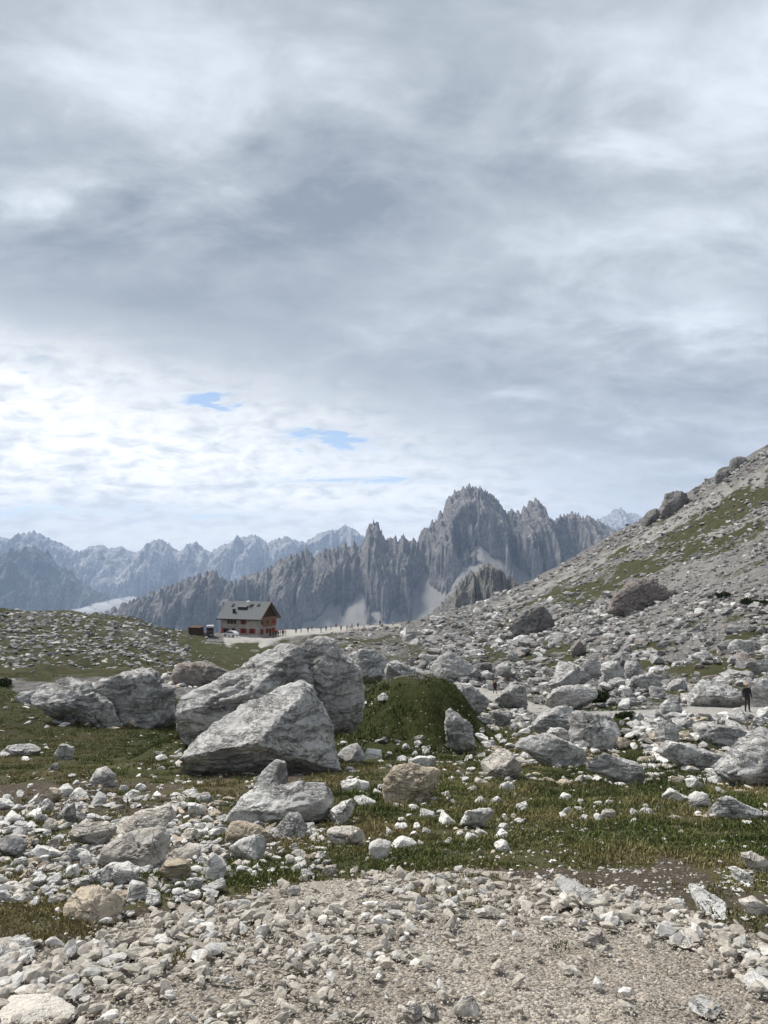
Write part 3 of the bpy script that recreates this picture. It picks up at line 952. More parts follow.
 ('stone', 'w', [(125,795),(131,790),(139,792),(138,799),(127,799)], 'oval white stone in short grass above the long pinkish slab', dict(thick=1.0, sub=4), None),
 ('stone', 't', [(41,798),(50,788),(60,791),(60,801)], 'orange-tan stone beside a white one, left meadow', dict(thick=1.0, sub=4), 'the orange-tan stone'),
 ('stone', 'w', [(56,790),(65,783),(73,791),(64,797)], 'white stone touching the orange-tan one, left meadow', dict(thick=1.0, sub=4), None),
 ('rock', 'l', [(10,700),(22,693),(34,691),(35,700),(20,706)], 'pale rock left of the long meadow boulder', dict(thick=.9, sub=5), None),
 ('boulder', 'b', [(509,625),(521,614),(531,608),(541,605),(549,616),(554,628),(541,637),(518,636)], 'large dark pyramid boulder at the foot of the scree slope', dict(thick=1.0, rough=2.0, strata=.1), 'the dark pyramid boulder'),
 ('boulder', 'r', [(608,604),(618,594),(630,585),(642,580),(655,585),(668,590),(678,592),(668,599),(650,606),(624,611)], 'broad brownish rock outcrop halfway up the scree slope', dict(thick=.6, sub=6, rough=1.9, strata=.06), 'the brownish outcrop'),
 ('boulder', 'b', [(662,512),(667,495),(678,490),(689,495),(684,510),(672,515)], 'largest dark boulder on the skyline of the right slope', dict(thick=.9, sub=5, rough=1.6), 'the skyline boulder'),
 ('boulder', 'b', [(729,470),(733,459),(743,456),(748,463),(742,471)], 'dark boulder high on the skyline near the right edge', dict(thick=.9, sub=5, rough=1.6), 'the high skyline boulder'),
 ('boulder', 'b', [(714,480),(718,469),(729,466),(733,474),(726,482)], 'dark block between the two bigger skyline boulders', dict(thick=.9, sub=5), None),
 ('boulder', 'b', [(642,524),(648,511),(657,509),(661,519),(652,526)], 'lowest dark boulder on the skyline of the right slope', dict(thick=.9, sub=5), None),
 ('stone', 'w', [(377,697),(383,693),(390,696),(390,701),(380,702)], 'small white stone on top of the dark green mound', dict(thick=1.0, sub=4), None),
 ('rock', 'l', [(335,759),(346,747),(357,744),(365,756),(358,765),(341,766)], 'pale rock at the right foot of the big wedge boulder', dict(thick=1.0, sub=4), 'the pale rock at the right foot'),
 ('rock', 'w', [(360,762),(367,749),(381,750),(382,762)], 'whitish rock below the left side of the green mound', dict(thick=1.0, sub=4), None),
 ('boulder', 'g', [(747,664),(759,659),(772,658),(776,672),(757,674)], 'grey boulder in the grass strip at the right edge', dict(thick=.9, sub=5), 'the boulder in the grass strip'),
 ('boulder', 'l', [(692,656),(707,651),(719,659),(714,665),(700,665)], 'pale boulder at the left end of the grass strip', dict(thick=.9, sub=5), None),
 ('boulder', 'g', [(729,648),(736,640),(753,641),(754,654),(738,658)], 'blocky grey boulder above the grass strip', dict(thick=.9, sub=5), 'the block above the grass strip'),
 ('stone', 'l', [(432,880),(437,873),(443,874),(450,882),(446,887),(437,887)], 'rounded stone alone at the top edge of the gravel', dict(thick=1.0, sub=4), 'the lone gravel-edge stone'),
 ('stone', 'p', [(583,940),(590,931),(603,932),(608,941),(598,946),(586,946)], 'blocky cream stone half sunk in the gravel right of centre', dict(thick=1.0, sub=4), 'the blocky gravel stone'),
 ('stone', 'p', [(672,940),(684,930),(696,931),(700,938),(690,947),(678,946)], 'flat cream stone on the gravel below the tilted slab', dict(flat=True, thick=.3, sub=4), None),
 ('stone', 'p', [(402,1018),(406,1006),(414,1002),(422,1010),(423,1022),(410,1026)], 'cream stone at the bottom centre, left of three', dict(thick=1.0, sub=4), None),
 ('stone', 'p', [(420,1012),(428,1004),(438,1008),(440,1018),(428,1022)], 'cream stone at the bottom centre, middle of three', dict(thick=1.0, sub=4), 'the bottom centre stones'),
 ('stone', 'p', [(453,1008),(462,998),(473,998),(480,1010),(472,1018),(458,1017)], 'cream stone at the bottom centre, right of three', dict(thick=1.0, sub=4), None),
 ('rock', 'l', [(742,980),(752,972),(772,985),(776,1006),(764,1004),(750,992)], 'pale slab at the lower right picture edge', dict(flat=True, thick=.22, sub=4), 'the slab at lower right edge'),
 ('rock', 'g', [(688,1004),(700,996),(714,1000),(722,1010),(714,1020),(696,1016)], 'grey bedrock lump flush with the gravel at lower right', dict(flat=True, thick=.16, sub=4), 'the flush bedrock lump'),
]

LAND = []          # (px, py, phrase)
BOXES = []         # boxes and depth of traced rocks
for k, (nm, tint, poly, label, opt, lm) in enumerate(BIG):
    me, off, dd, S = traced_rock(poly, tint, seed=k * 7 + 3, **opt)
    o = link(nm, me, M['stone' if tint in 'wptc' else 'rock'])
    me.name = nm
    o.location = off
    tag(o, label, nm)
    a = np.array(poly)
    BOXES.append((a[:, 0].min(), a[:, 1].min(), a[:, 0].max(), a[:, 1].max(), off[1]))
    if lm:
        LAND.append((a[:, 0].mean(), a[:, 1].mean(), lm))

# ---------------------------------------------------------------- further single rocks
# zone: polygon box x0,y0,x1,y1, count, size px lo, hi, tints, height factor
ZONES = [
    (0, 800, 215, 905, 62, 10, 24, 'wwpplt', .7), (190, 790, 330, 880, 26, 9, 20, 'wwlp', .7), (20, 770, 150, 800, 10, 7, 13, 'wwl', .6),
    (385, 790, 520, 852, 26, 9, 19, 'www', .7), (560, 800, 650, 826, 14, 8, 15, 'wwp', .7), (150, 750, 260, 790, 7, 7, 16, 'lw', .5),
    (340, 745, 480, 790, 14, 8, 17, 'wlg', .65), (480, 715, 560, 760, 9, 9, 18, 'lg', .6), (590, 690, 768, 735, 18, 9, 20, 'lgw', .65),
    (440, 640, 560, 690, 10, 10, 20, 'g', .7), (560, 620, 768, 680, 20, 10, 22, 'ggl', .7), (640, 735, 768, 780, 8, 8, 16, 'lw', .6),
    (0, 930, 260, 1024, 14, 11, 20, 'pll', .55), (250, 875, 560, 1010, 16, 10, 18, 'pl', .55), (560, 890, 768, 1020, 12, 10, 18, 'pl', .5),
    (20, 690, 200, 760, 6, 7, 13, 'lw', .5), (330, 640, 440, 690, 8, 9, 18, 'g', .7)]
PROT = {s: facet_shape(400 + s, 4, 9, .38, (1, .85, .72), .05) for s in range(14)}
singles = []
occ = []
for x0, y0, x1, y1, cnt, lo, hi, tints, hf in ZONES:
    tries = 0
    done = 0
    while done < cnt and tries < cnt * 14:
        tries += 1
        px, py = rng.uniform(x0, x1), rng.uniform(y0, y1)
        s = lo + (hi - lo) * rng.random() ** 1.8
        if any(math.hypot(px - q[0], (py - q[1]) * 1.5) < .42 * (s + q[2]) for q in occ):
            continue
        d = hit(px, py)
        if any(b[0] - .3 * s < px < b[2] + .3 * s and b[1] - 2 < py - s * .3 < b[3] + .15 * s and b[4] < d + .8 for b in BOXES):
            continue
        if any(b[0] < px < b[2] and b[1] + .3 * (b[3] - b[1]) < py - s * .3 < b[3] + .1 * s for b in BOXES):
            continue
        zz_ = zones(np.array([(px - 384) / F * d]), np.array([d]), hz(np.array([(px - 384) / F * d]), np.array([d])))
        if zz_[1][0] > .5:
            continue
        occ.append((px, py, s))
        singles.append((px, py, s, d, random.choice(tints), hf))
        done += 1
singles = singles[:195]
names_used = {}
for k, (px, py, s, d, tint, hf) in enumerate(singles):
    w = s * d / F * .56
    X, Y = (px - 384) / F * d / (CP - (512 - py) / F * SP), d
    v, f = PROT[k % 14]
    me = np_mesh('rock', v, f, True, None, np.broadcast_to(np.array(TINT[tint]) * rng.uniform(.9, 1.1), (len(v), 3)))
    nm = 'boulder' if w > .45 else ('rock' if w > .11 else 'stone')
    me.name = nm
    o = link(nm, me, M['stone' if tint in 'wptcl' else 'rock'])
    o.location = (X, Y, float(hz(X, Y)) + .30 * w)
    o.rotation_euler = (rng.uniform(-.35, .35), rng.uniform(-.35, .35), rng.uniform(0, 6.28))
    o.scale = (w, w * rng.uniform(.8, 1.1), w * hf / .62 * rng.uniform(.8, 1.1))
    # label from the nearest landmark
    q = min(LAND, key=lambda L: math.hypot(L[0] - px, L[1] - py))
    dx, dy = px - q[0], (py - q[1]) * 1.3
    rel = ('left of' if dx < 0 else 'right of') if abs(dx) > abs(dy) else ('above' if dy < 0 else 'below')
    names_used.setdefault((q[2], rel, NAMES[tint], nm), []).append((math.hypot(dx, dy), o))
ORD = ['nearest', 'second nearest', 'third nearest', 'fourth nearest', 'fifth nearest', 'sixth nearest', 'seventh nearest', 'eighth nearest']
for (ph, rel, cname, nm), lst in names_used.items():
    lst.sort(key=lambda t: t[0])
    for k, (_, o) in enumerate(lst):
        if len(lst) == 1:
            lab = f'only larger {cname} {nm} {rel} {ph}'
        else:
            lab = f'larger {cname} {nm} {ORD[min(k, 7)]} {rel} {ph}'
        tag(o, lab, nm, 'loose rocks lying around the mountainside')


# ---------------------------------------------------------------- countless small stones
def scatter(name, X, Y, size, tints, lod=2, sink=.2, flatten=(.45, .9), tilt=.5, extra=None, nproto=16, rough=.05, smooth=False, hmin=.48, planes=14, mat='rock'):
    n = len(X)
    protos = [facet_shape(900 + s, lod, planes, hmin, (1, .85, .75), rough) for s in range(nproto)]
    pv = np.array([p[0] for p in protos])
    f = protos[0][1]
    nv = pv.shape[1]
    Z = hz(X, Y)
    pick = rng.integers(0, nproto, n)
    a = rng.uniform(0, 6.283, n)
    tx, ty = rng.normal(0, tilt * .5, n), rng.normal(0, tilt * .5, n)
    P = pv[pick] * size[:, None, None]
    P[:, :, 2] *= rng.uniform(*flatten, n)[:, None]
    P[:, :, 1] *= rng.uniform(.65, 1.0, n)[:, None]
    y, z = P[:, :, 1] * np.cos(tx)[:, None] - P[:, :, 2] * np.sin(tx)[:, None], P[:, :, 1] * np.sin(tx)[:, None] + P[:, :, 2] * np.cos(tx)[:, None]
    x = P[:, :, 0] * np.cos(ty)[:, None] + z * np.sin(ty)[:, None]
    z = -P[:, :, 0] * np.sin(ty)[:, None] + z * np.cos(ty)[:, None]
    x, y = x * np.cos(a)[:, None] - y * np.sin(a)[:, None], x * np.sin(a)[:, None] + y * np.cos(a)[:, None]
    Vv = np.stack([x + X[:, None], y + Y[:, None], z + (Z + sink * size)[:, None]], -1).reshape(-1, 3)
    Ff = (f[None] + (np.arange(n) * nv)[:, None, None]).reshape(-1, 3)
    c = np.repeat(tints, nv, axis=0)
    me = np_mesh(name, Vv, Ff, smooth, None, c)
    o = link(name, me, M[mat])
    tag(o, kind='stuff')
    return o


def tint_mix(n, keys, var=.14):
    a = np.array([TINT[k] for k in keys])[rng.integers(0, len(keys), n)]
    return a * rng.uniform(1 - var, 1 + var, (n, 1))


def samp(n, px0, px1, d0, d1, p=1.0):
    u = (rng.uniform(px0, px1, n) - 384) / F
    d = np.exp(math.log(d0) + (math.log(d1) - math.log(d0)) * rng.random(n) ** p)
    return u * d, d


def clear_of(X, Y, keep_r=.0):
    return np.ones(len(X), bool)


# path gravel
X, Y = samp(44000, -380, 1150, 2.2, 6.2)
g, p, t = zones(X, Y, hz(X, Y))
patch = fbm(P3(X * 1.1, Y * 1.1, 33.0), 3)
pxl, pyl = project(X, Y, hz(X, Y))
edgeband = np.exp(-((pyl - np.interp(pxl, PATH_EDGE[0], PATH_EDGE[1]) - 30) / 38.0) ** 2)
leftd = sstep(420, 120, pxl) * .5
keep = rng.random(len(X)) < t * np.clip(.06 + .42 * patch + .5 * edgeband + leftd * .5, .03, 1)
X, Y = X[keep], Y[keep]
s = .005 + .032 * rng.random(len(X)) ** 4.0
s *= 1 + .5 * np.exp(-((project(X, Y, hz(X, Y))[1] - np.interp(project(X, Y, hz(X, Y))[0], PATH_EDGE[0], PATH_EDGE[1]) - 30) / 45.0) ** 2)
o = scatter('gravel', X, Y, s, tint_mix(len(X), 'ppccclwc', .2), 2, .15, (.4, .9), hmin=.36, planes=9, mat='pebble')
tag(o, 'loose pale gravel and pebbles covering the footpath in front', 'gravel')
# fine grit
X, Y = samp(46000, -330, 1100, 2.3, 5.6)
g, p, t = zones(X, Y, hz(X, Y))
keep = rng.random(len(X)) < t * .95
X, Y = X[keep], Y[keep]
o = scatter('grit', X, Y, .003 + .006 * rng.random(len(X)) ** 2, tint_mix(len(X), 'pcctr', .3), 1, .2, (.5, .9), hmin=.4, planes=9, mat='pebble')
tag(o, 'fine grit between the larger pebbles of the footpath', 'grit')


# near rubble and stones in the turf
def zone_scatter(name, boxes, label, cat, lod, keys, sink=.2, grass_avoid=0.0, var=.14, flatten=(.4, .9), rmin=0.0, ring=False):
    XX, YY, SS = [], [], []
    if ring:      # broken pieces round the foot of every boulder
        for x0, y0, x1, y1, dep in BOXES:
            w = x1 - x0
            if y1 < 640 or w < 14:
                continue
            n = int(10 + w * .35)
            px = rng.uniform(x0 - .15 * w, x1 + .15 * w, n)
            py = y1 + rng.normal(0, 3, n) - .25 * (y1 - y0) * np.abs((px - (x0 + x1) / 2) / w) ** 2 * 2
            d = hit_many(px, py)
            ok = np.abs(d - dep) < 2 + .12 * dep
            px, py, d, n = px[ok], py[ok], d[ok], int(ok.sum())
            XX.append((px - 384) / F * d / (CP - (512 - py) / F * SP))
            YY.append(d)
            SS.append((2.5 + min(13, .22 * w) * rng.random(n) ** 2) * d / F * .5)
    for x0, y0, x1, y1, n, lo, hi, pw in boxes:
        px = rng.uniform(x0, x1, n)
        py = rng.uniform(y0, y1, n)
        d = hit_many(px, py)
        ok = d < 500
        px, py, d = px[ok], py[ok], d[ok]
        XX.append((px - 384) / F * d / (CP - (512 - py) / F * SP))
        YY.append(d)
        SS.append((lo + (hi - lo) * rng.random(len(d)) ** pw) * d / F * .5)
    X, Y, S_ = map(np.concatenate, (XX, YY, SS))
    g, p, t = zones(X, Y, hz(X, Y))
    keep = (t < .4) & (rng.random(len(X)) > p * 1.15) & (np.hypot(X, Y) > rmin) & (rng.random(len(X)) > grass_avoid * g)
    X, Y, S_ = X[keep], Y[keep], S_[keep]
    o = scatter(name, X, Y, S_, tint_mix(len(X), keys, var), lod, sink, flatten, .34, hmin=.36, planes=9, mat='stone' if ring else 'rock')
    tag(o, label, cat)
    return o


zone_scatter('rubble', [(-60, 800, 215, 905, 1500, 3, 19, 2.6), (170, 795, 330, 875, 520, 3, 18, 2.6), (0, 765, 200, 800, 130, 2, 8, 2), (380, 785, 660, 855, 220, 2, 8, 2.2),
                        (330, 742, 480, 790, 160, 3, 11, 2), (150, 745, 270, 792, 60, 2, 9, 2), (380, 745, 660, 870, 420, 2, 7, 2), (540, 860, 800, 910, 420, 1.5, 7, 2.4), (650, 770, 830, 850, 130, 3, 9, 2), (690, 840, 830, 930, 60, 3, 10, 2), (480, 712, 660, 785, 420, 3, 19, 2.3),
                        (200, 865, 700, 900, 260, 2, 6, 2), (-60, 900, 200, 945, 110, 2, 6, 2), (640, 712, 830, 785, 460, 3, 21, 2.3), (-60, 690, 200, 770, 110, 2, 7, 2)],
             'small pale stones scattered through the near turf', 'stones', 2, 'wwplgt', ring=True)
zone_scatter('scree', [(470, 595, 840, 730, 7500, 2, 14, 2.6), (470, 690, 840, 790, 1300, 3, 18, 2.4), (560, 500, 840, 640, 7500, 1.2, 8, 2.8), (640, 440, 840, 560, 3600, 1, 7, 2.6), (430, 612, 640, 705, 1700, 3, 14, 2.2), (400, 635, 800, 745, 1700, 5, 23, 2.3), *[(x, int(np.interp(x, [440, 500, 560, 620, 700, 768, 830], [612, 597, 568, 535, 484, 450, 420])), x + 14, int(np.interp(x, [440, 500, 560, 620, 700, 768, 830], [612, 597, 568, 535, 484, 450, 420])) + 9, 26, 1.5, 8, 2.0) for x in range(440, 830, 12)], (330, 622, 520, 690, 2000, 2, 9, 2.2)],
             'countless grey blocks covering the mountainside on the right', 'scree', 2, 'aaagblr', .1, .75, .3, (.5, 1.0), rmin=33)
zone_scatter('hillside_stones', [(-80, 608, 190, 668, 4000, 1.5, 10, 2.3), (120, 632, 260, 690, 260, 1.5, 5, 2), (-80, 668, 190, 690, 70, 2, 7, 2)],
             'grey stones strewn over the hillside on the left', 'stones', 2, 'aagbl', .1, .15, .3)

# ---------------------------------------------------------------- grass
def grass():
    X, Y = samp(235000, -210, 980, 3.2, 80, 1.0)
    Z = hz(X, Y)
    g, p, t = zones(X, Y, Z)
    clump = fbm(P3(X * 1.6, Y * 1.6, 44.0), 3)
    keep = rng.random(len(X)) < np.clip(g * .95 - .30 + .65 * clump, 0, .75)
    X, Y, Z, g, clump = X[keep], Y[keep], Z[keep], g[keep], clump[keep]
    n = len(X)
    nb = 6
    X, Y, Z, g, clump = (np.repeat(a, nb) for a in (X, Y, Z, g, clump))
    m = len(X)
    d = Y
    sp = .012 + .0022 * d
    X = X + rng.normal(0, 1, m) * sp
    Y = Y + rng.normal(0, 1, m) * sp
    Z = hz(X, Y) + zones_h(X, Y)
    hgt = rng.uniform(.012, .042, m) * np.where(np.repeat(rng.random(n) < .04, nb), 2.2, 1.0) * (1 + .75 * np.clip(clump, -.6, 1)) * (.65 + .6 * np.clip(g, 0, 1)) * (.45 + .55 * sstep(4.5, 9, d)) * (1 + .012 * d)
    _px, _py = project(X, Y, Z)
    hgt = hgt * (1 + .35 * strokes(_px, _py, LUSH[:3]))
    wid = (.0022 + .00042 * d) * rng.uniform(.7, 1.3, m)
    a = rng.uniform(0, 6.283, m)
    lean = rng.uniform(.15, .95, m) * hgt
    la = rng.uniform(0, 6.283, m)
    bx, by = np.cos(a) * wid, np.sin(a) * wid
    mx, my = np.cos(la) * lean * .35, np.sin(la) * lean * .35
    v0 = np.stack([X - bx, Y - by, Z - .01], -1)
    v1 = np.stack([X + bx, Y + by, Z - .01], -1)
    v2 = np.stack([X + mx + bx * .7, Y + my + by * .7, Z + hgt * .6], -1)
    v3 = np.stack([X + mx - bx * .7, Y + my - by * .7, Z + hgt * .6], -1)
    v4 = np.stack([X + np.cos(la) * lean, Y + np.sin(la) * lean, Z + hgt], -1)
    Vv = np.stack([v0, v1, v2, v3, v4], 1).reshape(-1, 3)
    b = np.arange(m) * 5
    T = np.concatenate([np.stack([b, b + 1, b + 2], -1), np.stack([b, b + 2, b + 3], -1), np.stack([b + 3, b + 2, b + 4], -1)])
    dry = fbm(P3(X * .7, Y * .7, 55.0), 3)
    _px, _py = project(X, Y, Z)
    lush = strokes(_px, _py, LUSH)
    k = np.clip(.50 + .85 * dry - .75 * lush + rng.normal(0, .22, m), 0, 1)[:, None]
    green = np.array([.078, .100, .030])
    straw = np.array([.215, .175, .088])
    c = green * (1 - k) + straw * k
    c = c * rng.uniform(.95, 1.7, (m, 1)) * (1 - .42 * lush)[:, None]
    me = np_mesh('grass', Vv, T, False, None, np.repeat(c, 5, axis=0))
    o = link('grass', me, M['grass'])
    tag(o, 'short alpine turf, part green and part dry, between the stones', 'grass', kind='stuff')


def zones_h(X, Y):
    return np.zeros(len(X))


grass()

# tiny white flowers on the mound
def flowers():
    X, Y = samp(1500, 330, 470, 18, 26)
    keep = rng.random(len(X)) < .06
    X, Y = X[keep], Y[keep]
    Z = hz(X, Y)
    v, f = ico(1)
    n = len(X)
    Vv = (v[None] * np.array([.016, .016, .012]) + np.stack([X, Y, Z + .12], -1)[:, None]).reshape(-1, 3)
    T = (f[None] + (np.arange(n) * len(v))[:, None, None]).reshape(-1, 3)
    o = link('flowers', np_mesh('flowers', Vv, T, False), plain('petal_white', (.6, .6, .52)))
    tag(o, 'tiny whitish flower heads dotted over the dark green mound', 'flowers', kind='stuff')


flowers()


# ---------------------------------------------------------------- dwarf shrubs
def shrub(px, py, wpx, hpx, seed, label):
    r = np.random.default_rng(seed)
    d = hit(px, py)
    W, H = wpx * d / F * .5, hpx * d / F
    X0 = (px - 384) / F * d
    root = empty('dwarf_shrub', (X0, d, float(hz(X0, d))))
    n = 2600
    cl = r.normal(0, .42, (16, 3)) * np.array([W, W * .8, 0]) + np.array([0, 0, H * .42])
    cl[:, 2] *= r.uniform(.5, 1.4, 16)
    pick = r.integers(0, 16, n)
    q = r.normal(size=(n, 3))
    q /= np.linalg.norm(q, axis=1)[:, None]
    c = cl[pick] + q * np.array([W * .33, W * .33, H * .36]) * r.uniform(.55, 1, (n, 1))
    c[:, 2] = np.maximum(c[:, 2], .03)
    L = max(W, H) * .085
    a, b = r.normal(size=(n, 3)) * L, r.normal(size=(n, 3)) * L * .5
    Vv = np.stack([c - a, c + b, c + a, c - b], 1).reshape(-1, 3)
    T = np.arange(n * 4).reshape(-1, 4)
    col = np.array([.036, .050, .018]) * r.uniform(.6, 1.6, (n, 1))
    link('foliage', np_mesh('foliage', Vv, T, False, None, np.repeat(col, 4, axis=0)), M['grass'], root)
    s = MB()
    for k in range(7):
        an = r.uniform(0, 6.28)
        s.cyl((0, 0, -.05), (math.cos(an) * W * .5, math.sin(an) * W * .5, H * r.uniform(.3, .7)), .02 * W + .01, 6, .008 * W)
    s.build('stem', plain('shrub_bark', (.10, .07, .05)), root)
    tag(root, label, 'shrub', 'dwarf pine shrubs on the slope')


shrub(592, 706, 32, 17, 11, 'dark green dwarf shrub behind the flat-faced block')
shrub(622, 722, 20, 9, 12, 'low dark shrub at the right end of the flat-faced block')
shrub(747, 610, 24, 7, 13, 'dark green shrub high on the scree near the right edge')
shrub(722, 603, 12, 6, 14, 'small dark shrub on the scree left of the higher shrub')
shrub(333, 683, 14, 10, 15, 'dark tuft of shrub between leaning boulder and green mound')
shrub(8, 686, 16, 9, 16, 'dark shrub at the left edge above the long meadow boulder')

# ---------------------------------------------------------------- mountains
def interp_pts(pts, xs):
    a = np.array(pts, float)
    return np.interp(xs, a[:, 0], a[:, 1])


def range_mesh(name, pts, dist, mat, px0, px1, step_px, foot, zbase, steep=(2.3, 1.15), gully=1.0, jag=9, scree=True, seed=0, spurw=26, curve=None, screeslope=.62, sfoot=None, relief=1.0, teeth=1.5):
    """a mountain chain: crest heights by bearing at its own distance, spurs and gullies down both sides"""
    xs = np.arange(px0, px1, step_px)
    mpp = dist / F
    Xc = (xs - 384) * mpp
    Hc = EYE + elev(interp_pts(pts, xs)) * dist
    Hc = Hc + teeth * mpp * (ridged(P3(xs / 3.1, seed + .5, 1.0), 3, .6) - .7)
    dyn = np.concatenate([-np.linspace(foot * .55, 0, 30)[:-1], np.linspace(0, 1, 330) ** 1.1 * foot])
    XX, DY = np.meshgrid(Xc, dyn, indexing='ij')
    hh = np.zeros_like(XX)
    ad = np.abs(DY)
    # crest profile blurred with distance from the crest, so that peaks run out into spurs
    blurs = [0, 2, 6, 14, 30]
    prof = []
    for b in blurs:
        if b == 0:
            prof.append(Hc)
        else:
            k = int(max(1, b / step_px))
            w = np.hanning(2 * k + 3)
            w /= w.sum()
            prof.append(np.convolve(np.pad(Hc, k + 1, 'edge'), w, 'valid'))
    prof = np.array(prof)
    lev = np.array([0, 40, 120, 300, 700]) * (foot / 900)
    idx = np.interp(ad, lev, np.arange(5))
    i0 = np.clip(idx.astype(int), 0, 3)
    fr = idx - i0
    ci = np.broadcast_to(np.arange(len(Xc))[:, None], XX.shape)
    H = prof[i0, ci] * (1 - fr) + prof[i0 + 1, ci] * fr
    wl = spurw * mpp
    warp = wl * .5 * fbm(P3(XX / wl * .6, DY / wl * .5, seed), 2).reshape(XX.shape)
    def rid(k, zk, o):
        return (1 - np.abs(perlin(P3((XX + warp * .5) / (wl * k), DY / (wl * zk), seed + o))) * 2.4).reshape(XX.shape)
    b1, b2, b3, b4, b5 = rid(2.3, 9, 3.3), rid(1.0, 4, 8.3), rid(.42, 2.2, 18.3), rid(.18, 1.1, 28.3), rid(.08, .5, 38.3)
    # buttresses stand forward of the gullies
    sh = wl * relief * np.maximum(.0, 1.7 * b1 + .85 * b2 + .34 * b3 + .15 * b4 + .07 * b5 - .1 + .5 * fbm(P3(XX / wl * 1.1, DY / wl * 1.1, seed + 51.0), 4).reshape(XX.shape))
    sh = sh * np.where(DY >= 0, 1, .4)
    s0, s1 = steep
    knee = foot * .16
    t_ = np.maximum(ad - sh, 0)
    lead = np.minimum(ad, sh)
    # little towers along the spurs
    tw = np.maximum(0, b3 * .6 + b4 * .5 + .2 * b2 - .55)
    drop = .62 * lead + s0 * np.minimum(t_, knee) + s1 * np.maximum(t_ - knee, 0)
    n3 = fbm(P3(XX / wl * 3, DY / wl * 3, seed + 40.0), 4).reshape(XX.shape)
    rock = H - drop + (n3 * wl * .12 + tw * wl * .45) * sstep(foot * .015, foot * .06, ad)
    # ledges in the cliffs
    rock = rock + jag * 1.6 * np.sin(rock / (jag * 2.2) + 3 * n3) * sstep(0, foot * .02, t_)
    out = rock
    sc = np.zeros_like(rock)
    if scree:
        cone = prof[4][:, None] - sfoot - screeslope * ad + wl * .20 * fbm(P3(XX / wl * 1.3, DY / wl * .2, seed + 70.0), 3).reshape(XX.shape)
        out = np.maximum(rock, cone)
        sc = sstep(-8, 8, cone - rock)
    out = np.maximum(out, -900)
    a, b = XX.shape
    YY = dist - DY
    if curve is not None:
        YY = YY + np.interp(xs, [c[0] for c in curve], [c[1] for c in curve])[:, None]
    scale = (YY + DY) / dist
    Vv = np.stack([XX * scale, YY, EYE + (out - EYE) * np.where(True, scale, 1)], -1).reshape(-1, 3)
    i, j = np.meshgrid(np.arange(a - 1), np.arange(b - 1), indexing='ij')
    T = np.stack([i * b + j, (i + 1) * b + j, (i + 1) * b + j + 1, i * b + j + 1], -1).reshape(-1, 4)
    me = np_mesh(name, Vv, T[:, ::-1], True, {'scree': sc.reshape(-1)})
    o = link(name, me, mat)
    tag(o, kind='structure')
    return o


CAD = [(60,640),(90,622),(105,613),(120,606),(135,600),(150,594),(165,588),(180,583),(195,577),(205,574),(210,570),(214,571),(220,577),(228,583),(234,584),(240,578),(250,577),(262,572),(270,568),(280,561),(290,556),(300,553),(306,550),(311,555),(316,556),(321,553),(325,549),(331,551),(336,546),(341,549),(345,543),(350,546),(354,541),(358,548),(363,546),(366,534),(369,526),(373,522),(378,523),(382,533),(385,541),(390,540),(394,535),(398,542),(403,536),(408,543),(413,539),(417,541),(424,529),(428,529),(432,522),(437,520),(440,511),(443,513),(446,502),(450,497),(452,499),(455,491),(459,492),(463,488),(466,489),(470,485),(474,489),(478,487),(484,491),(490,493),(497,499),(502,507),(507,514),(512,510),(515,513),(519,511),(521,515),(524,508),(530,503),(536,500),(540,503),(544,509),(550,518),(556,519),(562,515),(567,516),(572,513),(578,514),(585,517),(592,519),(598,521),(606,527),(615,530),(640,540),(680,552),(760,560),(900,585)]
mat_near = mountain_material('dolomite_near', (.275, .257, .243), .011)
range_mesh('mountain_ridge', CAD, 4500, mat_near, 40, 900, .62, 1300, -330, (2.2, .95), 1.0, 12, True, 3, 24, sfoot=160, screeslope=.60, relief=1.2, teeth=3.2)

FAR = [(-400,560),(-300,540),(-200,552),(-100,538),(-60,548),(-30,540),(0,537),(10,540),(22,534),(34,531),(45,537),(60,543),(72,549),(80,553),(90,547),(100,545),(110,549),(120,547),(135,553),(142,550),(150,543),(158,539),(165,541),(172,548),(180,552),(188,545),(196,542),(203,548),(210,552),(220,547),(232,541),(245,537),(256,535),(266,543),(275,540),(285,537),(300,542),(310,540),(318,534),(330,530),(337,531),(345,525),(355,530),(365,538),(380,548),(420,552),(480,550),(540,545),(580,530),(590,525),(600,519),(606,517),(612,512),(620,509),(628,513),(638,515),(645,520),(660,530),(700,545),(800,540),(1000,560)]
mat_far = mountain_material('dolomite_far_hazed', (.52, .515, .51), .0045)  # rock colour lightened to stand in for thicker haze at this distance
range_mesh('far_mountains', FAR, 12000, mat_far, -300, 900, 1.0, 3200, -500, (1.6, .70), .75, 22, True, 11, 30, sfoot=330, screeslope=.5)
LOW = [(-400,560),(-200,548),(-100,556),(-40,546),(0,552),(12,553),(22,549),(34,546),(42,551),(52,560),(70,574),(85,584),(95,589),(115,600),(140,616),(180,640),(300,680)]
mat_low = mountain_material('forested_flank', (.22, .23, .225), .006)
range_mesh('near_flank', LOW, 8600, mat_low, -300, 300, 1.0, 2400, -600, (1.3, .75), .7, 14, True, 23, 34, sfoot=420, screeslope=.52)
# lower rocky knoll before the massif, right of centre
KN = [(380,660),(420,625),(440,606),(452,592),(462,580),(470,574),(478,570),(486,566),(494,567),(500,571),(510,578),(525,592),(560,615),(620,640)]
mat_knoll = mountain_material('knoll_rock', (.26, .25, .225), .04)
range_mesh('rocky_knoll', KN, 1500, mat_knoll, 380, 620, .5, 330, -170, (1.6, .9), .9, 4, False, 31, 22, relief=.5, teeth=4, sfoot=75, screeslope=.6)

